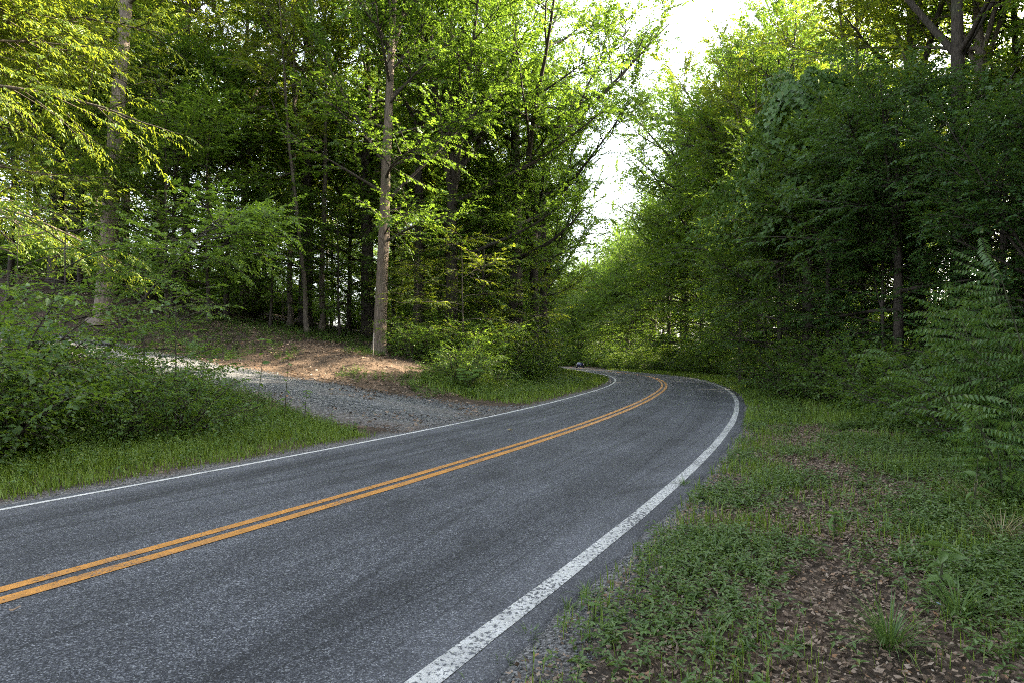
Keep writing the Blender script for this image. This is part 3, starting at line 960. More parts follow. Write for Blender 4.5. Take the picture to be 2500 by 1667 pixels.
def make_vine_mound(name, seed, H, R0, R1, n, leaf, bark):
    """a small tree buried under climbing vines: shingled round leaves over a lumpy cone, hanging strands"""
    g = np.random.default_rng(seed)
    u = g.random(n) ** 0.8
    a = g.uniform(0, 2 * np.pi, n)
    lump = 1 + .22 * np.sin(3 * a + 5 * u) + .16 * np.sin(7 * a - 9 * u + 2) + .1 * np.sin(13 * a + 21 * u)
    prof = (R1 + (R0 - R1) * (1 - u) ** .65) * lump
    z = H * (.5 + .5 * u) - .5 * g.random(n) * (1 - u)
    depth = 1 - .22 * g.random(n) ** 2
    P = np.stack([np.cos(a) * prof * depth, np.sin(a) * prof * depth, z + .25 * np.sin(5 * a + 12 * u)], 1)
    out = np.stack([np.cos(a), np.sin(a), np.full(n, .55)], 1)
    D = np.stack([np.cos(a) * .5, np.sin(a) * .5, np.full(n, -.85)], 1) + g.normal(0, .3, (n, 3))
    sc = g.uniform(.7, 1.25, n)
    V, Q_ = leaf_fine(P, D, norm(out) + g.normal(0, .3, (n, 3)), .19 * sc, .17 * sc, .12, .2)
    wood = MB()
    tp = np.array([[0, 0, -.2], [0, 0, .3], [.05, 0, H * .4], [.1, .05, H * .75], [.1, .05, H * .95]])
    wood.add(*tube(tp, [.3, .22, .18, .12, .04], 9))
    br = MB()
    for i in range(26):
        az = g.uniform(0, 6.28); h = H * g.uniform(.3, .9)
        br.add(*tube(curve_path((.08, .03, h), az, R(g.uniform(0, 40)), R0 * (1.1 - h / H) * 1.1 + .4, R(-20), g, 5), np.linspace(.04, .01, 5), 4))
    for i in range(16):
        az = g.uniform(0, 6.28); r = g.uniform(.3, R0 * .7)
        br.add(*tube(np.array([[r * math.cos(az), r * math.sin(az), H * .5], [r * 1.05 * math.cos(az), r * math.sin(az) + .1, H * .3], [r * .8 * math.cos(az), r * .9 * math.sin(az), .0]]), [.012, .012, .012], 4))
    return {'trunk': wood.mesh(name + "_trunk", bark, True), 'branches': br.mesh(name + "_branches", bark, True), 'crown': make_mesh(name + "_crown", V, Q_, None, leaf), 'n': len(V), 'H': H}


P_['mound'] = make_vine_mound("mound", 51, 12.5, 3.5, .7, 8000, M['leaf_vine'], M['bark_dark'])

# placement -------------------------------------------------------------------
g0 = np.random.default_rng(5)
taken = []
def nth(i):
    i += 1
    return f"{i}{'th' if 10 <= i % 100 <= 20 else {1: 'st', 2: 'nd', 3: 'rd'}.get(i % 10, 'th')}"


ORD = ["first", "second", "third", "fourth", "fifth", "sixth", "seventh", "eighth", "ninth", "tenth", "eleventh", "twelfth", "thirteenth", "fourteenth", "fifteenth", "sixteenth",
       "seventeenth", "eighteenth", "nineteenth", "twentieth", "twenty-first", "twenty-second", "twenty-third", "twenty-fourth", "twenty-fifth", "twenty-sixth"]


def tree_at(kind, x, y, name='broadleaf_tree', cat='tree', **k):
    # trees shrunk or left out to let low sun reach inside the bend
    dx, dy = x - 0.0, y - 26.0
    dd = dx * math.sin(R(SUN_AZ)) + dy * math.cos(R(SUN_AZ)); lat = dx * math.cos(R(SUN_AZ)) - dy * math.sin(R(SUN_AZ))
    if 12 < dd < 46 and abs(lat) < 4.2:
        hm = 0.5 + dd * math.tan(R(SUN_EL)); sc = k.get('scale', 1.0)
        if P_[kind]['H'] * sc > hm:
            k['scale'] = hm / P_[kind]['H']
            if k['scale'] < .45 * sc:
                return None
    taken.append((x, y))
    k.setdefault('rotz', g0.uniform(0, 6.28))
    return place(P_[kind], name, x, y, cat=cat, **k)


def T(kind, u, Y, **k):
    return tree_at(kind, px(u, Y=Y), Y, **k)


def RT_(kind, s, t, **k):
    p = road_xyz(np.array([s]), np.array([t]))[0]
    return tree_at(kind, p[0], p[1], **k)


GL = "trees of the wood left of the road"
GR = "trees of the wood right of the road"
# trees one can pick out on the left
T('near', -250, 19.0, rotz=0.3, label="sunlit yellow-green tree whose drooping branches fill the upper left corner", group=GL)
T('near', -330, 16.0, rotz=1.2, scale=.95, label="second sunlit yellow-green tree at the far left, nearest the camera", group=GL)
T('poplar', 240, 27.5, rotz=0, label="tall straight tree with thick pale bare trunk above the gravel driveway", group=GL)
T('centre', 872, 27.0, rotz=0, label="pale-trunked tree standing alone at the edge of the bare leafy bank", group=GL)
T('oak', 848, 38, scale=1.1, label="dark thick trunk just behind the pale-trunked tree on the bank", group=GL)
T('tall', 962, 34, label="tall dark tree between the pale-trunked tree and the spreading oak", group=GL)
T('roof', 1036, 31.5, rotz=0, name='oak_tree', label="spreading dark oak with long limbs reaching out over the road", group=GL)
T('oak', 1180, 35, rotz=2.6, scale=1.1, name='oak_tree', label="tall dark oak overhanging the road at the inside of the bend", group=GL)
T('pole', 665, 33, label="slender tree with sun-striped trunk left of the dark twin trunks", group=GL)
T('pole', 738, 34, scale=1.05, label="dark slim trunk right of the sun-striped tree in the wood", group=GL)
T('pole', 705, 31, scale=.8, lean=(0, .10), label="crooked pale slim tree leaning right in front of the wood", group=GL)
T('tall_b', 560, 37, label="tall yellow-green tree above the middle of the gravel driveway", group=GL)
T('tall_b', 420, 36, label="tall yellow-green tree right of the thick pale trunk", group=GL)
T('oak', 130, 34, label="broad tree behind the driveway left of the thick pale trunk", group=GL)
T('beech', 385, 26.5, scale=1.05, name='understory_tree', label="small layered tree in front of the thick pale trunk", group=GL)
T('beech', 480, 28, scale=1.1, name='understory_tree', label="low spreading tree behind the driveway with layered leafy branches", group=GL)
T('leaner', 215, 15.5, rotz=0.05, leaf='leaf_mid', scale=.85, name='leaning_tree', label="small dark tree leaning right out of the bushes over the driveway", group=GL)
T('beech_b', 1060, 28.5, scale=1.0, name='understory_tree', label="sunlit small tree with drooping layered branches beside the oak", group=GL)
T('beech_b', 1200, 33.5, scale=1.05, name='understory_tree', label="bright small tree at the inside of the bend above the grass", group=GL)
T('beech_b', 960, 29.0, scale=.8, name='understory_tree', label="small shaded sapling tree right behind the pale trunk's base", group=GL)
T('beech', 1120, 37.0, scale=.95, name='understory_tree', label="dark layered small tree behind the sunlit drooping one", group=GL)
T('beech', 620, 31.0, scale=.8, name='understory_tree', label="low layered tree at the foot of the sun-striped trunk", group=GL)
T('beech', 780, 33.0, scale=.9, name='understory_tree', label="low shaded tree left behind the pale-trunked tree", group=GL)
T('mid', 520, 32.5, label="leafy mid-height tree above the middle of the bare bank", group=GL)
T('mid', 395, 30.5, scale=.95, label="leafy mid-height tree just right of the thick pale trunk", group=GL)
T('mid', 800, 41, scale=1.1, label="leafy mid-height tree seen left of the pale trunk, deep in the wood", group=GL)
T('mid', 905, 42, scale=1.1, label="leafy mid-height tree seen right of the pale trunk, deep in the wood", group=GL)
T('mid', 180, 31, scale=1.0, leaf='leaf_bright', label="leafy mid-height tree just left of the thick pale trunk", group=GL)
T('mid', 20, 29, scale=1.0, label="leafy mid-height tree at the left frame edge behind the driveway", group=GL)
T('mid', 690, 43, scale=1.15, leaf='leaf_yellow', label="yellow-green mid-height tree glowing between the slim trunks", group=GL)
T('mid', 590, 41, scale=1.15, leaf='leaf_yellow', label="yellow-green mid-height tree glowing behind the bare bank", group=GL)
T('mid', 1010, 40, scale=1.1, leaf='leaf_yellow', label="yellow-green mid-height tree glowing behind the spreading oak", group=GL)
T('mid', 1110, 33, scale=.8, label="leafy mid-height tree at the inside of the bend right of the oak", group=GL)
# left roadside row beyond the bend
k = 0
for s in np.arange(38, 165, 6.5):
    hi = k % 2 == 0
    t = -g0.uniform(8.0, 9.0) if hi else -g0.uniform(12, 13.5)
    RT_(['oak', 'edge_b', 'tall', 'edge'][k % 4], s, t, scale=g0.uniform(.9, 1.1), leaf=[None, 'leaf_bright', None, 'leaf_mid'][k % 4], label=f"{ORD[k]} leafy tree beyond the sunlit bushes, along the road's left side", group="roadside trees on the left beyond the bend")
    k += 1
# trees added on the near right, past the frame's edge, to shade the road
for i, (s, t, kd, sc) in enumerate(((9.0, 13.5, 'edge', .8), (4.5, 13.0, 'edge', .75), (-0.5, 13.0, 'edge_b', .9), (-5.5, 13.0, 'edge', .8), (1.5, 15.5, 'oak', .95), (-4.0, 16.0, 'edge', 1.0), (7.0, 17.5, 'oak', 1.0), (-11, 10.5, 'edge', .9), (-17, 11, 'edge', 1.0))):
    RT_(kd, s, t, scale=sc, label=f"{nth(i)} dense tree right of the frond bushes, just past the frame's edge", group="added shade trees on the near right")
for i, (x, y) in enumerate(((16, 8), (18, 13.5), (15, 3), (22, 17), (21, 10), (20, 4), (27, 15), (27, 21), (26, 8), (32, 19), (33, 26), (33, 12), (38, 22), (12.5, -2), (18, -3), (25, 24), (31, 31))):  # more trees added outside the frame to block low sun
    tree_at('edge', x, y, scale=g0.uniform(.85, 1.05), leaf='leaf_yellow' if x > 20 else 'leaf_mid', label=f"{nth(i)} tree added for shade, outside the frame right of the frond bushes", group="added shade trees farther right")
# right side: trees one can pick out
T('mound', 1855, 23.5, rotz=.4, name='vine_covered_tree', label="tree draped in pale round vine leaves, hump-shaped, right of the road", group=GR)
T('tall', 2205, 18.5, scale=.85, leaf='leaf_yellow', label="tall dark trunk with bright sky behind it, upper right", group=GR)
T('tall_b', 2262, 20.5, scale=.9, label="dark forked trunk just right of the other tall trunk, upper right", group=GR)
T('hang', 1925, 28.0, scale=1.05, label="massive dark trunk under hanging branches right of the road", group=GR)
T('pole', 1985, 26, label="thin dark trunk right of the massive trunk in deep shade", group=GR)
T('tall', 2115, 24, scale=.95, leaf='leaf_yellow', label="dark upright trunk between the vine mound and the tall twin trunks", group=GR)
T('hang', 2060, 18.5, scale=.6, rotz=.3, label="low hanging feathery tree behind the frond bushes", group=GR)
T('hang', 1800, 31.0, scale=.8, rotz=1.0, label="feathery tree with low dark boughs below the vine mound", group=GR)
T('edge_b', 2400, 13.5, scale=.5, label="dense cool-green young tree rising behind the frond bushes, right edge", group=GR)
T('edge_b', 2310, 17, scale=.52, label="dense young tree above the frond bushes, left of the right edge", group=GR)
T('pole', 1745, 38, label="thin trunk in the shaded gap beyond the massive trunk", group=GR)
T('pole', 1700, 42, scale=1.1, label="farther thin trunk in the shaded gap, nearest the road", group=GR)
T('edge', 2340, 25, scale=1.1, leaf='leaf_mid', label="dense tall tree filling the top right corner", group=GR)
T('oak', 2090, 32, scale=.92, leaf='leaf_mid', label="broad tall tree above the feathery tree, upper right", group=GR)
T('edge', 1800, 40, scale=1.28, leaf='leaf_mid', label="tall dense tree at the sky gap's right side", group=GR)
T('mid', 1900, 21.5, scale=.72, leaf='leaf_dark', label="dark leafy tree overhanging the verge in front of the massive trunk", group=GR)
T('mid', 1790, 26, scale=.78, leaf='leaf_dark', label="dark leafy tree overhanging the verge left of the vine mound", group=GR)
T('mid', 2030, 19.0, scale=.5, leaf='leaf_cool', label="leafy tree with low boughs left of the frond bushes", group=GR)
T('mid', 1985, 24.5, scale=.85, leaf='leaf_dark', label="dark leafy tree right of the massive trunk in deep shade", group=GR)
T('mid', 1700, 33, scale=.85, label="leafy tree at the verge where the road straightens", group=GR)
k = 0
for s in np.concatenate([np.arange(32, 150, 6.0), np.arange(150, 240, 4.0)]):
    t = g0.uniform(9.2, 10.4) + (1.4 if s > 50 else 0)
    RT_(['edge', 'oak' if k > 1 else 'edge', 'edge', 'edge_b'][k % 4], s, t + (1.2 if k == 1 else 0), scale=g0.uniform(1.0, 1.12) * (1.2 if s < 46 else (1.45 if s < 80 else 1.3)), leaf=['leaf_mid', None, 'leaf_bright', 'leaf_mid'][k % 4], label=f"{nth(k)} leafy tree past the vine mound, along the road's right side", group="roadside trees on the right")
    k += 1


def fill(n, xr, yr, ok, kinds, dmin, label, group, name='broadleaf_tree', sc=(.85, 1.12)):
    c = 0
    for i in range(n * 14):
        if c >= n:
            break
        x, y = g0.uniform(*xr), g0.uniform(*yr)
        if abs(x) > .95 * y + 7:
            continue
        s, t = road_st([x], [y]); q, u = drive_q(np.array([x]), np.array([y]))
        if not ok(x, y, s[0], t[0], q[0]):
            continue
        if any((x - a) ** 2 + (y - b) ** 2 < dmin ** 2 for a, b in taken):
            continue
        tree_at(kinds[g0.integers(len(kinds))], x, y, name=name, scale=g0.uniform(*sc), label=label, group=group)
        c += 1


fill(32, (-60, 2), (31, 80), lambda x, y, s, t, q: t < -11 and q > 9, ['tall', 'tall_b', 'oak', 'pole', 'tall_b', 'pole'], 3.3,
     "one of the trees crowded deep in the wood left of the road", "trees deep in the left wood")
fill(24, (-55, 2), (34, 80), lambda x, y, s, t, q: t < -11 and q > 9, ['beech', 'beech', 'beech_b'], 2.4,
     "one of the small understory trees deep in the left wood", "small trees deep in the left wood", 'understory_tree')
fill(28, (12, 70), (14, 85), lambda x, y, s, t, q: t > 13, ['tall', 'tall_b', 'pole', 'tall_b', 'mid'], 4.2,
     "one of the trees crowded deep in the wood right of the road", "trees deep in the right wood")
fill(30, (-45, 70), (86, 230), lambda x, y, s, t, q: abs(t) > 15, ['edge', 'oak', 'edge'], 6.0,
     "one of the far trees closing the view beyond the bend", "far trees beyond the bend", sc=(1.1, 1.4))


# shrubs ----------------------------------------------------------------------
def B(kind, u, Y, label, **k):
    x = k.pop('x', None)
    x = px(u, Y=Y) if x is None else x
    return place(P_[kind], k.pop('name', 'shrub'), x, Y, rotz=k.pop('rotz', g0.uniform(0, 6.28)), cat='shrub', label=label, **k)


B('ailanthus', 2470, 8.3, "big feathery frond bush with rows of drooping leaflets at the right edge", name='frond_shrub', rotz=0, scale=.88)
B('ailanthus_b', 2360, 9.6, "lower feathery frond bush reaching left over the verge", name='frond_shrub', rotz=.2, scale=1.05)
B('ailanthus', 2420, 11.0, "tall feathery frond bush behind the nearest one", name='frond_shrub', rotz=-.3, scale=1.1)
B('ailanthus_b', 2340, 6.6, "small frond bush low at the right edge above the weeds", name='frond_shrub', rotz=.5, scale=.6)

for u, Y, kd, sc, lb in ((1840, 21.0, 'bush_dark', 1.0, "dark bush at the foot of the vine-draped tree"), (1935, 19.0, 'bush_dark', 1.05, "dark bush between the vine-draped tree and the frond bushes"),
                         (2010, 16.5, 'bush_b', .8, "dark leafy bush left of the frond bushes, at the verge"), (1900, 23.5, 'bush_b', 1.0, "taller dark bush behind the vine-draped tree's foot"), (2090, 14.5, 'bush_dark', .9, "dark bush close beside the frond bushes"),
                         (2150, 12.5, 'bush', .8, "green bush just behind the lower frond bush"), (1760, 27.5, 'bush_dark', 1.1, "dark bush left of the vine-draped tree by the verge")):
    B(kd, u, Y, lb, scale=sc)
GS = "bushes between the road and the driveway"
c = 0
cnt = {}
ROW = {-6.0: 'front', -7.6: 'second', -9.4: 'third', -11.5: 'rear'}
for s in np.arange(-5.5, 9.4, 1.25):
    for t0, kd in ((-6.0, ['low', 'bush']), (-7.6, ['bush', 'bush_dark']), (-9.4, ['bush_dark', 'low']), (-11.5, ['low', 'bush'])):
        s2, t2 = s + g0.uniform(-.5, .5), t0 + g0.uniform(-.5, .5)
        p = road_xyz(np.array([s2]), np.array([t2]))[0]
        q, u = drive_q(p[0:1], p[1:2])
        if q[0] > -(hwn(u[0]) + .9) or p[1] < 3:
            continue
        sc = g0.uniform(.7, 1.1) * (0.5 if q[0] > -5.4 else 1.0) * (.68 if t0 < -9 else .85) * (1.4 if s < 2.5 else .9)
        i = cnt[t0] = cnt.get(t0, -1) + 1
        place(P_['bush_dark' if s < 2.5 and c % 3 else kd[c % 2]], 'shrub', p[0], p[1], g0.uniform(0, 6.28), sc,
              label=f"{nth(i)} bush from the left frame edge, {ROW[t0]} row of bushes below the driveway", cat='shrub', group=GS)
        c += 1
for u, Y, sc in ((150, 13.5, .9), (330, 14.5, .75), (40, 15.5, .9), (405, 13.2, .6)):
    T('sapling', u, Y, scale=sc, name='sapling', cat='sapling', label={150: "thin leafy sapling in the left bushes near the frame's edge", 330: "upright leafy sapling in front of the driveway bend", 40: "leafy sapling at the far left below the sunlit branches", 405: "short sapling at the tip of the left bushes"}[u])

GC = "bushes inside the bend"
lab = ["bright sunlit bush at the grass edge inside the bend", "low bush right of the bare bank at the driveway mouth"]
cnt = {}
ROW = {-7.2: 'front', -8.8: 'middle', -10.6: 'rear'}
for s in np.arange(17.5, 62, 1.7):
    for t0 in (-7.2, -8.8, -10.6):
        s2, t2 = s + g0.uniform(-.6, .6), t0 + g0.uniform(-.5, .5) - 1.6 * float(sstep(s, 28, 40))
        p = road_xyz(np.array([s2]), np.array([t2]))[0]
        q, u = drive_q(p[0:1], p[1:2])
        if q[0] < 4.0 or (q[0] < 8.0 and p[0] < -3.2):
            continue
        i = cnt[t0] = cnt.get(t0, -1) + 1
        kd = ['bush', 'bush_b', 'low', 'bush', 'bush_dark'][g0.integers(5)] if t0 > -8 else ['bush_b', 'bush', 'bush_b'][g0.integers(3)]
        place(P_[kd], 'shrub', p[0], p[1], g0.uniform(0, 6.28), g0.uniform(.75, 1.05), label=f"{nth(i)} bush from the driveway mouth, {ROW[t0]} row of bushes inside the bend", cat='shrub', group=GC)
# shrubs at the foot of the wood behind the bare bank, and deeper
for i in range(60):
    x, y = g0.uniform(-42, -1), g0.uniform(28, 62)
    if abs(x) > .93 * y + 3:
        continue
    s, t = road_st([x], [y]); q, u = drive_q(np.array([x]), np.array([y]))
    if t[0] > -11 or q[0] < 8.5:
        continue
    place(P_[['bush_b', 'bush_dark', 'bush_b'][i % 3]], 'shrub', x, y, g0.uniform(0, 6.28), g0.uniform(.8, 1.3), label="one of the shaded bushes on the floor of the left wood", cat='shrub', group="bushes on the left wood floor")
# right side low dark bushes
cnt = {}
ROW = {7.0: 'front', 8.6: 'middle', 10.6: 'rear'}
for s in np.arange(6.5, 150, 1.6):
    step = 1 if s < 60 else 2
    for t0 in (7.0, 8.6, 10.6):
        if s > 60 and (int(s / 1.6) % 2):
            continue
        p = road_xyz(np.array([s + g0.uniform(-.5, .5)]), np.array([t0 + g0.uniform(-.5, .6)]))[0]
        if p[1] < 9:
            continue
        i = cnt[t0] = cnt.get(t0, -1) + 1
        kd = ['low', 'bush_dark', 'low'][g0.integers(3)] if t0 < 8 and s < 40 else ['bush_dark', 'bush_b', 'bush_dark'][g0.integers(3)]
        place(P_[kd], 'shrub', p[0], p[1], g0.uniform(0, 6.28), g0.uniform(.7, 1.1), label=f"{nth(i)} bush past the frond bushes, {ROW[t0]} row along the right wood", cat='shrub', group="bushes along the right wood edge")
for i, s in enumerate(np.concatenate([np.arange(10, 130, 4.0), np.arange(130, 240, 3.0)])):
    RT_('thicket', s, g0.uniform(11.5, 13.5) if s < 50 else g0.uniform(9.5, 11), name='thicket', cat='thicket', scale=g0.uniform(.75, 1.1), leaf=None if s < 50 else 'leaf_bright', label=f"{nth(i)} tall dark thicket past the frond bushes, in the right wood's shade", group="thickets at the right wood edge")
for i, s in enumerate(np.arange(44, 165, 4.6)):
    RT_('thicket', s, -g0.uniform(10.5, 12), name='thicket', cat='thicket', scale=g0.uniform(.65, .95), leaf='leaf_mid', label=f"{nth(i)} tall thicket along the road's left side beyond the bend's bushes", group="thickets on the left beyond the bend")
for i in range(30):
    x, y = g0.uniform(-60, -2), g0.uniform(50, 78)
    s, t = road_st([x], [y])
    if t[0] > -14 or abs(x) > .95 * y + 5:
        continue
    tree_at('thicket', x, y, name='thicket', cat='thicket', scale=g0.uniform(.8, 1.3), leaf='leaf_mid', label="one of the dark thickets closing off the depth of the left wood", group="thickets deep in the left wood")
for i, (s, t) in enumerate([(s + .8 * (r % 2), t) for r, t in enumerate((16.5, 21, 27)) for s in np.arange(2, 62, 3.4)]):
    p = road_xyz(np.array([s + g0.uniform(-.8, .8)]), np.array([t + g0.uniform(-1, 1)]))[0]
    if abs(p[0]) > .95 * p[1] + 3:
        continue
    tree_at('thicket', p[0], p[1], name='thicket', cat='thicket', scale=g0.uniform(1.0, 1.5), label="one of the dark thickets closing off the depth of the right wood", group="thickets deep in the right wood")
for i in range(26):
    x, y = g0.uniform(0, 48), g0.uniform(180, 240)
    s, t = road_st([x], [y])
    if abs(t[0]) < 12:
        continue
    tree_at('edge', x, y, scale=g0.uniform(.9, 1.2), leaf='leaf_bright', label="one of the pale green trees closing the far end of the road", group="trees at the road's far end")
for i in range(60):
    x, y = g0.uniform(2, 46), g0.uniform(172, 240)
    s, t = road_st([x], [y])
    if abs(t[0]) < 11:
        continue
    tree_at('thicket', x, y, name='thicket', cat='thicket', scale=g0.uniform(1.3, 2.0), leaf='leaf_bright', label="one of the pale green thickets closing the far end of the road", group="thickets at the road's far end")
for i in range(30):
    x, y = g0.uniform(18, 66), g0.uniform(50, 85)
    s, t = road_st([x], [y])
    if t[0] < 17 or abs(x) > .95 * y + 7:
        continue
    tree_at('thicket', x, y, name='thicket', cat='thicket', scale=g0.uniform(.8, 1.3), label="one of the dark thickets closing off the depth of the right wood", group="thickets deep in the right wood")
# ------------------------------------------------------------------ ground cover
gc = np.random.default_rng(77)


def noise2(x, y, f, seed=0):
    r = np.random.default_rng(seed)
    out = np.zeros_like(x)
    for i in range(7):
        a = r.uniform(0, 6.28); fr = f * r.uniform(.6, 1.9); ph = r.uniform(0, 6.28, 2)
        out += np.sin((x * np.cos(a) + y * np.sin(a)) * fr + ph[0]) * np.cos((-x * np.sin(a) + y * np.cos(a)) * fr * .8 + ph[1])
    return out / 3.0


def st_points(n, s0, s1, t0, t1, pw=1.0):
    s = s0 + (s1 - s0) * gc.random(n) ** pw
    t = t0 + (t1 - t0) * gc.random(n)
    p = road_xyz(s, t)
    x, y = p[:, 0], p[:, 1]
    vis = (y > 1.2) & (np.abs(x) < .9 * y + .6)
    return s[vis], t[vis], x[vis], y[vis]


def blades(x, y, h, w, lean=.45, lift=0.0):
    n = len(x)
    z = ground_z(x, y) + lift
    a = gc.uniform(0, 6.283, n)
    d = np.stack([np.cos(a), np.sin(a), np.zeros(n)], 1)
    sd = np.stack([-np.sin(a), np.cos(a), np.zeros(n)], 1)
    b = gc.uniform(.1, 1, n) * lean
    O = np.stack([x, y, z - .015], 1)
    up = np.array([0, 0, 1.0])
    hh = h[:, None]
    ww = w[:, None]
    m = O + up * hh * .58 + d * hh * (b * .35)[:, None]
    t = O + up * hh * (1 - b * .35)[:, None] + d * hh * b[:, None]
    V = np.stack([O - sd * ww * .5, O + sd * ww * .5, m + sd * ww * .42, m - sd * ww * .42, t], 1).reshape(-1, 3)
    i = np.arange(n)[:, None] * 5
    return V, i + np.array([[0, 1, 2, 3]]), i + np.array([[3, 2, 4]])


def weeds(x, y, h, L, W, k=8):
    """small leafy plants: whorls of pointed leaves on a short stem"""
    n = len(x)
    z = ground_z(x, y)
    a = gc.uniform(0, 6.28, (n, 1)) + np.arange(k)[None] * 2.39996
    lev = .25 + .75 * (np.arange(k)[None] + gc.uniform(0, .6, (n, k))) / k
    tilt = gc.normal(0, .12, (n, 1, 2))
    P = np.zeros((n, k, 3))
    P[..., 0] = x[:, None] + tilt[..., 0] * lev * h[:, None] * 2; P[..., 1] = y[:, None] + tilt[..., 1] * lev * h[:, None] * 2
    P[..., 2] = z[:, None] + lev * h[:, None]
    e = gc.normal(.10, .28, (n, k)) + .35 * (lev - .5)
    D = np.stack([np.cos(a) * np.cos(e), np.sin(a) * np.cos(e), np.sin(e)], -1)
    N = np.array([0, 0, 1.0]) - .5 * D * np.sin(e)[..., None] + gc.normal(0, .22, (n, k, 3))
    sc = gc.uniform(.6, 1.2, (n, k)) * (1.15 - .5 * lev)
    return leaf_quads(P.reshape(-1, 3), D.reshape(-1, 3), N.reshape(-1, 3), (L[:, None] * sc).ravel(), (W[:, None] * sc).ravel(), .2, .18)


def dead_leaves(x, y, L, lift=.012, zf=None):
    n = len(x)
    z = (ground_z(x, y) if zf is None else zf) + gc.uniform(.004, lift * 2, n)
    a = gc.uniform(0, 6.28, n); e = gc.normal(0, .28, n)
    D = np.stack([np.cos(a) * np.cos(e), np.sin(a) * np.cos(e), np.sin(e)], 1)
    N = np.array([0, 0, 1.0]) + gc.normal(0, .45, (n, 3))
    return leaf_quads(np.stack([x, y, z + .01], 1), D, N, L, L * gc.uniform(.35, .75, n), gc.uniform(-.35, .45), gc.uniform(-.1, .3))


def stuff(name, me, label, cat):
    return tag(link(name, me), label, cat, kind='stuff')


# --- right verge: wheel-track of dead leaves between weeds and grass
def track(s, t, x, y):
    """0..1: how bare the verge is"""
    c1 = 4.75 + .18 * np.sin(s * .5)
    nz = noise2(x, y, 1.6, 3)
    bare = np.exp(-((t - c1) / .50) ** 2) + .55 * np.exp(-((t - 3.95) / .35) ** 2) * (nz > .15) + .5 * (noise2(x, y, 1.1, 9) > .62)
    near = np.exp(-((np.maximum(s, 0)) / 6.0) ** 2)
    return np.clip(bare * 0.84, 0, 1)


W_ = MB()
for (n, s0, s1, h, L) in ((19000, -3.5, 4.5, (.03, .14), .058), (17000, 3.0, 13, (.05, .18), .066), (14000, 11, 34, (.08, .24), .10)):
    s, t, x, y = st_points(n, s0, s1, 3.22, 7.6)
    dn_ = 1 - .93 * track(s, t, x, y)
    dn_ *= np.clip((t - 3.15) / .5, .1, 1) * np.clip(.45 + .9 * noise2(x, y, 1.7, 5), .06, 1) * (1.0 + .3 * (t > 5.3))
    kp = gc.random(len(s)) < dn_
    x, y, t = x[kp], y[kp], t[kp]
    hh = gc.uniform(*h, len(x)) * (1 + 1.3 * sstep(t, 5.4, 7.2))
    W_.add(*(lambda v: (v[0], None, v[1]))(weeds(x, y, hh, np.full(len(x), L) * gc.uniform(.45, 1.5, len(x)), np.full(len(x), L * .42), 8)))
stuff("verge_weeds", W_.mesh("verge_weeds", M['weed']), "low broad-leaved weeds carpeting the right verge", "weeds")
G_ = MB()
for (n, s0, s1, h, w) in ((24000, -3.5, 4.5, (.04, .17), .006), (26000, 3.5, 14, (.06, .24), .009), (22000, 12, 40, (.10, .28), .02), (12000, 38, 110, (.15, .35), .05)):
    s, t, x, y = st_points(n, s0, s1, 3.18, 7.4)
    clump = noise2(x, y, 2.6, 8)
    dn_ = (1 - .9 * track(s, t, x, y)) * np.clip(.35 + 1.1 * clump, .08, 1) * np.clip((t - 3.1) / .3, .3, 1)
    dn_ = np.where(s > 12, np.maximum(dn_, .6), dn_)
    kp = gc.random(len(s)) < dn_
    x, y = x[kp], y[kp]
    v, q, tr_ = blades(x, y, gc.uniform(*h, len(x)), np.full(len(x), w) * gc.uniform(.6, 1.3, len(x)))
    G_.add(v, q, tr_)
stuff("verge_grass", G_.mesh("verge_grass", M['grass']), "thin green grass among the weeds on the right verge", "grass")
D_ = MB()
for (n, s0, s1, L) in ((70000, -3.5, 4.5, .030), (44000, 3.5, 13, .042), (7000, 12, 34, .09)):
    s, t, x, y = st_points(n, s0, s1, 3.25, 7.6)
    kp = gc.random(len(s)) < .32 + .68 * track(s, t, x, y)
    x, y = x[kp], y[kp]
    v, tr_ = dead_leaves(x, y, L * gc.uniform(.5, 1.5, len(x)))
    D_.add(v, None, tr_)
stuff("leaf_litter", D_.mesh("leaf_litter", M['dead']), "brown dead leaves strewn along the right verge", "leaf litter")

# --- left verge grass, and grass inside the bend
G_ = MB()
for (n, s0, s1, t0, t1, h, w) in ((54000, -6.5, 8.6, -6.6, -3.3, (.08, .30), .011), (34000, 15.5, 62, -8.0, -3.35, (.10, .34), .026), (9000, 60, 120, -7.5, -3.4, (.15, .35), .05)):
    s, t, x, y = st_points(n, s0, s1, t0, t1)
    q, u = drive_q(x, y)
    p = -t - 3.15
    hn = noise2(x, y, 1.2, 12)
    dn_ = np.clip((p - .1) / .45, .05, 1) * np.where(q < 0, -q > hwn(u) + .1 + .35 * hn, q > 2.5 + .5 * hn) * np.clip(.75 + .5 * hn + .5 * sstep(p, .6, 1.6), .12, 1)
    dn_ = dn_ * np.where(q > 0, 1, np.clip((-q - hwn(u)) / .6, .0, 1))
    dn_ = dn_ * np.where((q > 0) & (s < 21), np.clip((q - 3.2) / 1.5, 0, 1), 1)
    kp = gc.random(len(s)) < dn_
    x, y, p = x[kp], y[kp], p[kp]
    hh = gc.uniform(*h, len(x)) * (.6 + .65 * sstep(p, .3, 2.6))
    v, qd, tr_ = blades(x, y, hh, w * gc.uniform(.6, 1.3, len(x)), .7)
    G_.add(v, qd, tr_)
stuff("roadside_grass", G_.mesh("roadside_grass", M['grass']), "bright green grass along the left edge of the road", "grass")
W_ = MB()
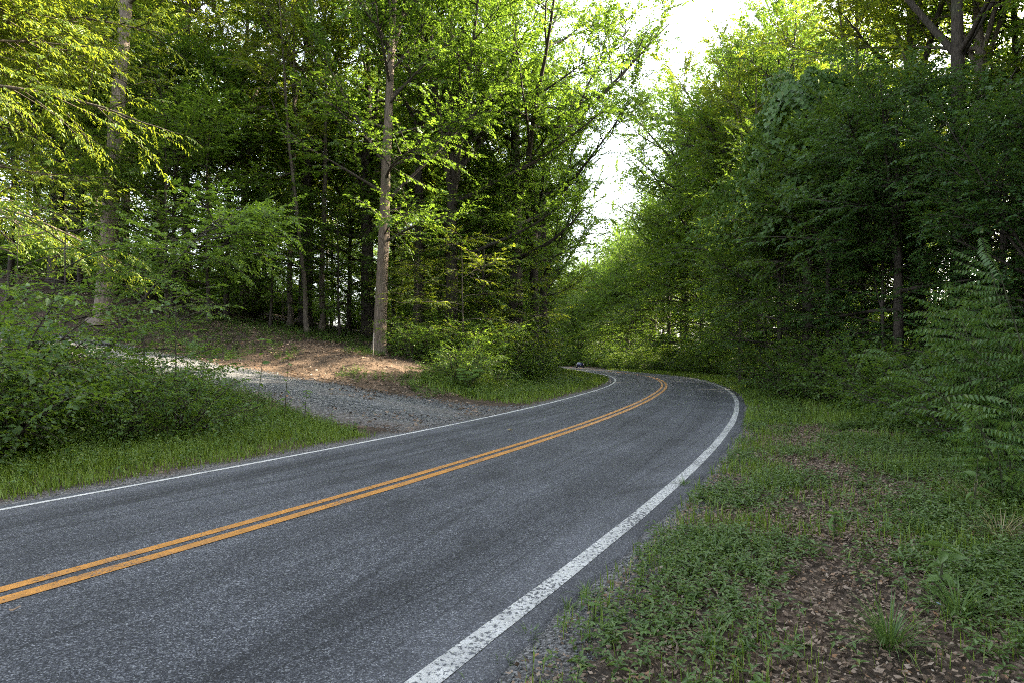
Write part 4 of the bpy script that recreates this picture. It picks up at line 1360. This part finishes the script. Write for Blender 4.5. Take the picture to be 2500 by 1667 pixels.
for (n, s0, s1, t0, t1, L) in ((5500, -6, 9, -8.5, -3.6, .085), (4000, 16, 40, -8.5, -4.5, .13), (4000, -6, 16, -14, -7, .11)):
    s, t, x, y = st_points(n, s0, s1, t0, t1)
    q, u = drive_q(x, y)
    p = -t - 3.15
    kp = (gc.random(len(s)) < np.clip((p - .4) / 2.5, .08, 1)) & ((q < -hwn(u) - .3) | (q > 4.5))
    x, y, p = x[kp], y[kp], p[kp]
    v, tr_ = weeds(x, y, gc.uniform(.1, .34, len(x)) * (1 + .4 * sstep(p, 1, 3)), L * gc.uniform(.7, 1.2, len(x)), np.full(len(x), L * .45), 10)
    W_.add(v, None, tr_)
stuff("roadside_weeds", W_.mesh("roadside_weeds", M['weed']), "leafy weeds mixed into the grass left of the road", "weeds")
# --- dead leaves on the bare bank, by the driveway mouth and under the wood
D_ = MB()
n = 52000
x = gc.uniform(-34, 4, n); y = gc.uniform(13, 46, n)
s, t = road_st(x, y); q, u = drive_q(x, y)
bankm = (q > 1.5) & (t < -6)
mouth = (np.abs(q) < 4.2) & (t > -8.5) & (t < -3.2)
kp = (bankm & (gc.random(n) < np.where(q < 9, .95, .6))) | (mouth & (gc.random(n) < .55) & (noise2(x, y, 1.0, 4) > .1)) | ((q < -2) & (t < -4.5) & (gc.random(n) < .4))
kp &= np.abs(x) < .93 * y + 1
x, y, q = x[kp], y[kp], q[kp]
v, tr_ = dead_leaves(x, y, gc.uniform(.05, .15, len(x)), .02 if True else 0, zf=ground_z(x, y) + np.where(np.abs(q) < 2.2, .035, 0))
D_.add(v, None, tr_)
stuff("bank_leaf_litter", D_.mesh("bank_leaf_litter", M['dead']), "dead brown leaves over the bare bank beyond the driveway", "leaf litter")
# low green tufts dotting the bank
s, t, x, y = st_points(6500, 12, 34, -22, -6)
q, u = drive_q(x, y)
kp = (q > 2.0) & ((noise2(x, y, .9, 21) > .2) | (t < -15))
x, y = x[kp], y[kp]
v, tr_ = weeds(x, y, gc.uniform(.06, .3, len(x)), gc.uniform(.07, .13, len(x)), np.full(len(x), .05), 9)
stuff("bank_weeds", make_mesh("bank_weeds", v, None, tr_, M['weed']), "scattered green weeds on the bare bank", "weeds")

# --- gravel stones on the driveway and grit along the asphalt edge
n = 22000
uu = gc.random(n) ** 1.3 * 30
of = gc.uniform(-1, 1, n)
i_ = np.clip((uu / .4).astype(int), 0, len(dU) - 1)
of = np.where(of < 0, of * hw_near[i_], of * hw_far[i_]) * .98
x = dxp[i_] + dth[i_, 0] * (uu % .4) + dn[i_, 0] * of
y = dyp[i_] + dth[i_, 1] * (uu % .4) + dn[i_, 1] * of
s, t = road_st(x, y)
kp = t < -3.2
x, y = x[kp], y[kp]
z = ground_z(x, y) + .035
sh1 = (len(x), s, t)
xs = [x]; ys = [y]; zs_ = [z]; rs = [gc.uniform(.010, .030, len(x))]
for (n, s0, s1, t0, t1) in ((6500, -3.5, 12, 3.15, 3.6), (4000, -6, 14, -3.7, -3.1)):
    s, t, x2, y2 = st_points(n, s0, s1, t0, t1)
    xs.append(x2); ys.append(y2); zs_.append(ground_z(x2, y2) + .004); rs.append(gc.uniform(.004, .012, len(x2)))
x = np.concatenate(xs); y = np.concatenate(ys); z = np.concatenate(zs_); r = np.concatenate(rs)
n = len(x)
oct_ = np.array([[1, 0, 0], [0, 1, 0], [-1, 0, 0], [0, -1, 0], [0, 0, .7], [0, 0, -.5]], float)
a = gc.uniform(0, 6.28, n)
ov = oct_[None] * gc.uniform(.55, 1.25, (n, 6, 1)) * r[:, None, None]
ov = rot_z(ov, a[:, None])
ov = ov + np.stack([x, y, z], 1)[:, None]
of_ = np.array([[0, 1, 4], [1, 2, 4], [2, 3, 4], [3, 0, 4], [1, 0, 5], [2, 1, 5], [3, 2, 5], [0, 3, 5]])
stuff("gravel", make_mesh("gravel", ov.reshape(-1, 3), None, (np.arange(n)[:, None, None] * 6 + of_[None]).reshape(-1, 3), M['stone']), "loose grey gravel on the driveway and road edges", "gravel")


# ------------------------------------------------------------------ single plants one can pick out
def tuft_mesh(name, seed, n, h, w, spread, mat):
    g = np.random.default_rng(seed)
    V, Qs, Ts = [], [], []
    for i in range(n):
        a = g.uniform(0, 6.283)
        e = R(g.uniform(35, 88))
        L = h * g.uniform(.6, 1.15)
        r = spread * .12 * math.sqrt(g.random())
        P = curve_path((r * math.cos(a), r * math.sin(a), -.02), a, e, L, R(-g.uniform(20, 110)), g, 6, .03)
        sd = np.array([-math.sin(a), math.cos(a), 0])
        ww = np.array([.6, 1, 1, .8, .5, .05]) * w * .5
        b = len(V) * 12
        V.append(np.concatenate([P - sd * ww[:, None], P + sd * ww[:, None]]))
        for j in range(5):
            Qs.append((b + j, b + 6 + j, b + 7 + j, b + j + 1))
    return make_mesh(name, np.concatenate(V), Qs, None, mat)


def tuft(u, v_, n, h, w, label, seed, mat='weed'):
    Y = 600 * CAM_H / (v_ / 2.297 - 354.17)
    x = px(u, Y=Y)
    e = bpy.data.objects.new("grass_tuft", None)
    e.location = (x, Y, gz(x, Y)); col.objects.link(e)
    tag(e, label, "grass tuft")
    b = link("blades", tuft_mesh("blades", seed, n, h, w, h, M[mat]), e)
    b["kind"] = "stuff"


tuft(2035, 1490, 130, .34, .007, "big arching grass tuft low on the right verge", 1)
tuft(1345, 1352, 30, .16, .006, "small grass tuft on the asphalt edge beside the white line", 2)
tuft(1303, 1378, 26, .13, .006, "second little grass tuft at the asphalt edge, nearer the camera", 3)
tuft(1215, 1440, 60, .12, .006, "low grass clump growing over the worn white line", 4)
tuft(1570, 1108, 60, .20, .008, "grass clump touching the white line farther up the verge", 5)
tuft(1640, 1265, 70, .22, .007, "upright grass tuft in the weeds left of the leaf track", 6)
tuft(2190, 1420, 60, .34, .010, "loose grass tuft among broad leaves at the verge's right", 7)
tuft(1630, 1480, 36, .20, .008, "spiky grass tuft among pale-leaved weeds near the bottom", 8)
tuft(1080, 1550, 40, .12, .006, "grass clump at the bottom edge right of the white line", 9)
tuft(1150, 1500, 30, .10, .006, "tiny grass clump between line and weeds near the bottom", 10)
tuft(2290, 1240, 70, .42, .007, "straw-coloured dry grass tuft at the right edge", 11, 'straw')
tuft(2230, 1165, 60, .40, .008, "dry tan grass in front of the frond bush", 12, 'straw')


def stalk(u, Y, h, label, seed, leafL=.12, mat='pale_leaf', n=10, name='tall_weed', dx=0.05):
    g = np.random.default_rng(seed)
    x = px(u, Y=Y)
    e = bpy.data.objects.new(name, None)
    e.location = (x, Y, gz(x, Y)); col.objects.link(e)
    tag(e, label, "weed")
    P = np.array([[0, 0, -.05], [dx * .2, 0, h * .3], [dx * .6, 0, h * .65], [dx, 0.01, h]])
    link("stem", make_mesh("stem", *tube(P, [.010, .009, .007, .003], 5), None, M['stem_green'], True), e)
    uu = np.concatenate([np.linspace(.25, .85, n - 4), [.93, .97, 1, 1]])
    pos, d = path_at(P, uu)
    a = np.arange(n) * 2.4 + g.uniform(0, 6)
    D = np.stack([np.cos(a), np.sin(a), g.normal(.15, .3, n)], 1)
    v, q = leaf_fine(pos, D, np.array([0, 0, 1.0]) + g.normal(0, .3, (n, 3)), leafL * g.uniform(.7, 1.2, n), leafL * .5 * g.uniform(.8, 1.2, n), .15, .3)
    for i in range(n):
        link("leaf", make_mesh("leaf", v[i * 6:i * 6 + 6], q[i * 2:i * 2 + 2] - i * 6, None, M[mat]), e)


stalk(590, 13.0, 1.75, "tall thin weed with pale top leaves before the gravel driveway", 1, .17, dx=.18)
stalk(655, 13.4, 1.5, "second tall weed right of the taller one, before the driveway", 2, .14, dx=.08)
stalk(700, 13.0, .8, "short bushy weed at the grass edge by the gravel", 3, .12, n=14)
stalk(1910, 5.2, .22, "yellow-green broad-leaved weed standing in the leaf track", 4, .09, n=12, dx=.02)
stalk(1470, 3.3, .10, "small light green seedling beside the white line", 5, .05, n=8, dx=.01)
stalk(1360, 3.6, .12, "tiny bright seedling at the asphalt edge", 6, .05, n=8, dx=.01)
stalk(2150, 3.9, .34, "broad blue-green leaved weed right of the grass tuft", 7, .13, 'weed', n=12, dx=.03)
stalk(2230, 6.0, .55, "leafy weed with paired pale leaves below the frond bush", 8, .14, 'weed', n=16, dx=.06)
stalk(2300, 6.2, .62, "taller leafy weed at the right edge below the fronds", 9, .13, 'weed', n=16, dx=-.05)
stalk(1735, 2.75, .10, "bright rosette seedling among dead leaves at the bottom", 10, .07, n=9, dx=.0)


def big_leaf_plant():
    Y = 22.0
    x = px(1075, Y=Y)
    g = np.random.default_rng(9)
    e = bpy.data.objects.new("large_leaved_plant", None)
    e.location = (x, Y, gz(x, Y)); col.objects.link(e)
    tag(e, "plant with large round pale leaves at the foot of the bend's bushes", "plant")
    n = 11
    for i in range(n):
        a = i * 2.4; L = g.uniform(.35, .85)
        tip = np.array([math.cos(a) * L * .6, math.sin(a) * L * .6, .25 + L * .75])
        link("stem", make_mesh("stem", *tube(np.array([[0, 0, -.03], tip * .5 + [0, 0, .08], tip]), [.009, .008, .005], 4), None, M['stem_green'], True), e)
        ang = np.linspace(0, 2 * np.pi, 10, endpoint=False)
        r = .18 * (1 + .12 * np.cos(ang)) * g.uniform(.8, 1.2)
        V = np.concatenate([[[0, 0, 0]], np.stack([np.cos(ang) * r, np.sin(ang) * r, -.25 * r + .03 * np.cos(2 * ang)], 1)]) + tip
        F = [(0, j + 1, (j + 1) % 10 + 1) for j in range(10)]
        link("leaf", make_mesh("leaf", V, None, F, M['pale_leaf']), e)


big_leaf_plant()


def road_leaf(u, v_, label, L, seed, mat):
    Y = 600 * (CAM_H - .05) / (v_ / 2.297 - 354.17)
    x = px(u, Y=Y)
    s, t = road_st([x], [Y])
    z = float(road_xyz(s, t)[0, 2])
    g = np.random.default_rng(seed)
    n = 9
    uu = np.linspace(-1, 1, n)
    w = .32 * L * np.sqrt(np.clip(1 - uu ** 2, .02, 1))
    c = np.stack([uu * L * .5, .02 * np.sin(uu * 3), .012 + .25 * L * uu ** 2], 1)
    V = np.concatenate([c - np.stack([0 * w, w, -.35 * w], 1), c, c + np.stack([0 * w, w, .5 * w], 1)])
    Qs = [(b * n + j, b * n + j + 1, (b + 1) * n + j + 1, (b + 1) * n + j) for b in range(2) for j in range(n - 1)]
    o = link("fallen_leaf", make_mesh("fallen_leaf", V, Qs, None, M[mat], True), None, (x, Y, z + .002), (0, 0, g.uniform(0, 6)))
    tag(o, label, "leaf")


road_leaf(45, 1402, "curled brown leaf lying on the asphalt below the yellow lines", .055, 3, 'dead')
road_leaf(1172, 988, "small yellow leaf lying in the far lane near the driveway", .12, 5, 'straw')
for i, (u, v_, L, a, lb) in enumerate(((1610, 1425, .30, .3, "short brown twig on the litter left of the big grass tuft"), (1870, 1395, .34, 2.7, "crooked twig lying across the leaf track"), (2180, 1330, .42, .9, "long thin twig at the right of the leaf track"),
                                     (1560, 1540, .22, 1.9, "small twig near the bottom edge among pale weeds"), (1960, 1240, .36, 2.2, "grey twig farther up the leaf track"))):
    Y = 600 * CAM_H / (v_ / 2.297 - 354.17)
    x = px(u, Y=Y)
    g = np.random.default_rng(i)
    P = curve_path((0, 0, .025), a, .05, L, .1, g, 7, .14)
    tw_ = MB(); tw_.add(*tube(P, np.linspace(.007, .003, 7), 5)); tw_.add(*tube(curve_path(P[3], a + .7, .25, L * .3, 0, g, 4, .1), np.linspace(.004, .002, 4), 4))
    tag(link("fallen_twig", tw_.mesh("fallen_twig", M['bark_brown'], True), None, (x, Y, gz(x, Y))), lb, "twig")
# scrap of pale litter and the thin stake
x, Y = px(2148, Y=3.75), 3.75
link_o = link("paper_scrap", make_mesh("paper_scrap", np.array([[-.018, -.008, .03], [.016, -.009, .024], [.018, .008, .03], [-.013, .01, .036], [0, 0, .036]]), None, [(0, 1, 4), (1, 2, 4), (2, 3, 4), (3, 0, 4)], plain("pale_paper", (.34, .40, .50), .6)), None, (x, Y, gz(x, Y) + .01))
tag(link_o, "crumpled pale blue scrap of litter in the dead leaves", "litter")
x, Y = px(857, Y=24.5), 24.5
st_ = MB()
st_.box(-.014, .014, -.010, .010, -.2, .95)
st_.add(np.array([[-.014, -.010, .95], [.014, -.010, .95], [.014, .010, .95], [-.014, .010, .95], [0, 0, 1.0]]), None, [(0, 1, 4), (1, 2, 4), (2, 3, 4), (3, 0, 4)])
o = link("survey_stake", st_.mesh("survey_stake", plain("weathered_wood", (.33, .29, .24), .8)), None, (x, Y, gz(x, Y)), (0.02, .03, .2))
tag(o, "thin pale wooden stake in front of the pale tree trunk", "stake")

# ------------------------------------------------------------------ the car far down the road
MC = {'paint': plain("car_paint", (.012, .022, .11), .22, .3, .6, 1.0), 'glass': plain("car_glass", (.012, .014, .018), .06, 0, .8), 'tyre': plain("tyre_rubber", (.018, .018, .018), .8),
      'rim': plain("alloy", (.45, .45, .47), .3, .9), 'red': plain("tail_lamp", (.30, .012, .012), .25), 'plate': plain("plate", (.75, .75, .75), .4), 'dark': plain("bumper_plastic", (.02, .02, .022), .55), 'chrome': plain("chrome", (.7, .7, .72), .15, 1.0)}


def car(s, t):
    p = road_xyz(np.array([s]), np.array([t]))[0]
    th = float(np.interp(s, S, TH))
    e = bpy.data.objects.new("blue_car", None)
    e.location = (p[0], p[1], p[2] + .004); e.rotation_euler = (0, 0, -th)
    col.objects.link(e)
    tag(e, "dark blue car driving away far down the road", "car")
    # cross sections along y (rear at y=-2.1), each: half width low, half width shoulder, half width roof, z low, z shoulder, z roof
    secs = [(-2.12, .70, .74, .60, .42, .80, .92), (-2.05, .84, .86, .64, .30, .92, 1.12), (-1.75, .88, .89, .62, .26, .95, 1.34), (-1.2, .89, .90, .60, .24, .96, 1.46),
            (-.2, .89, .90, .60, .24, .96, 1.48), (.5, .89, .90, .60, .24, .95, 1.38), (1.15, .89, .89, .70, .24, .93, 1.00), (1.9, .84, .84, .64, .28, .80, .86), (2.15, .68, .70, .55, .40, .62, .70)]
    V, Qs = [], []
    for (y, a, b, c_, z0, z1, z2) in secs:
        ring = [(-a, z0), (-b, (z0 + z1) * .5), (-b, z1), (-c_, z2 - .04), (-c_ * .8, z2), (c_ * .8, z2), (c_, z2 - .04), (b, z1), (b, (z0 + z1) * .5), (a, z0)]
        V += [(x, y, z) for x, z in ring]
    m = 10
    for i in range(len(secs) - 1):
        for j in range(m):
            Qs.append((i * m + j, i * m + (j + 1) % m, (i + 1) * m + (j + 1) % m, (i + 1) * m + j))
    body = make_mesh("body", np.array(V), Qs, None, MC['paint'], True)
    V = np.array(V)
    mb = MB(); mb.add(V, Qs)
    mb.add(V[:m], [(0, 9, 8, 1), (1, 8, 7, 2), (2, 7, 6, 3), (3, 6, 5, 4)])
    mb.add(V[-m:], [(0, 1, 8, 9), (1, 2, 7, 8), (2, 3, 6, 7), (3, 4, 5, 6)])
    link("body", mb.mesh("body", MC['paint'], True), e)
    rw = MB(); rw.add(np.array([[-.58, -2.075, 1.02], [.58, -2.075, 1.02], [.52, -1.80, 1.33], [-.52, -1.80, 1.33], [-.58, -2.03, 1.0], [.58, -2.03, 1.0], [.52, -1.70, 1.30], [-.52, -1.70, 1.30]]), [(0, 1, 2, 3), (0, 4, 5, 1), (1, 5, 6, 2), (2, 6, 7, 3), (3, 7, 4, 0)])
    link("rear_window", rw.mesh("rear_window", MC['glass']), e)
    for sx in (-1, 1):
        sw = MB(); sw.add(np.array([[sx * .905, -1.5, .98], [sx * .905, .7, .98], [sx * .66, .42, 1.36], [sx * .66, -1.35, 1.38], [sx * .80, -1.5, .98], [sx * .80, .7, .98], [sx * .58, .42, 1.34], [sx * .58, -1.35, 1.36]]), [(0, 1, 2, 3), (0, 4, 5, 1), (1, 5, 6, 2), (2, 6, 7, 3), (3, 7, 4, 0)])
        link("side_window", sw.mesh("side_window", MC['glass']), e)
        tl = MB(); tl.box(*sorted((sx * .58, sx * .86)), -2.13, -1.98, .78, .95)
        link("tail_light", tl.mesh("tail_light", MC['red']), e)
        mr = MB(); mr.box(*sorted((sx * .90, sx * 1.06)), .62, .72, .98, 1.10)
        link("mirror", mr.mesh("mirror", MC['paint']), e)
        for wy in (-1.3, 1.32):
            a = np.linspace(0, 2 * np.pi, 18, endpoint=False)
            Vw, Qw = [], []
            prof = [(.20, -.10), (.30, -.11), (.325, -.08), (.325, .08), (.30, .11), (.20, .10)]
            for r, xx in prof:
                Vw += [(xx, r * math.cos(b), r * math.sin(b)) for b in a]
            for i in range(len(prof) - 1):
                for j in range(18):
                    Qw.append((i * 18 + j, i * 18 + (j + 1) % 18, (i + 1) * 18 + (j + 1) % 18, (i + 1) * 18 + j))
            w = link("wheel", make_mesh("wheel", np.array(Vw), Qw, None, MC['tyre'], True), e, (sx * .80, wy, .325))
            Vr = np.array([(sx * .09, 0, 0)] + [(sx * .085, .2 * math.cos(b), .2 * math.sin(b)) for b in a])
            link("rim", make_mesh("rim", Vr, None, [(0, j + 1, (j + 1) % 18 + 1) for j in range(18)], MC['rim']), w)
    bp = MB(); bp.box(-.80, .80, -2.20, -2.0, .34, .60)
    link("bumper", bp.mesh("bumper", MC['dark']), e)
    pl = MB(); pl.box(-.16, .16, -2.16, -2.10, .70, .86)
    link("number_plate", pl.mesh("number_plate", MC['plate']), e)
    return e


car(150.0, 1.45)
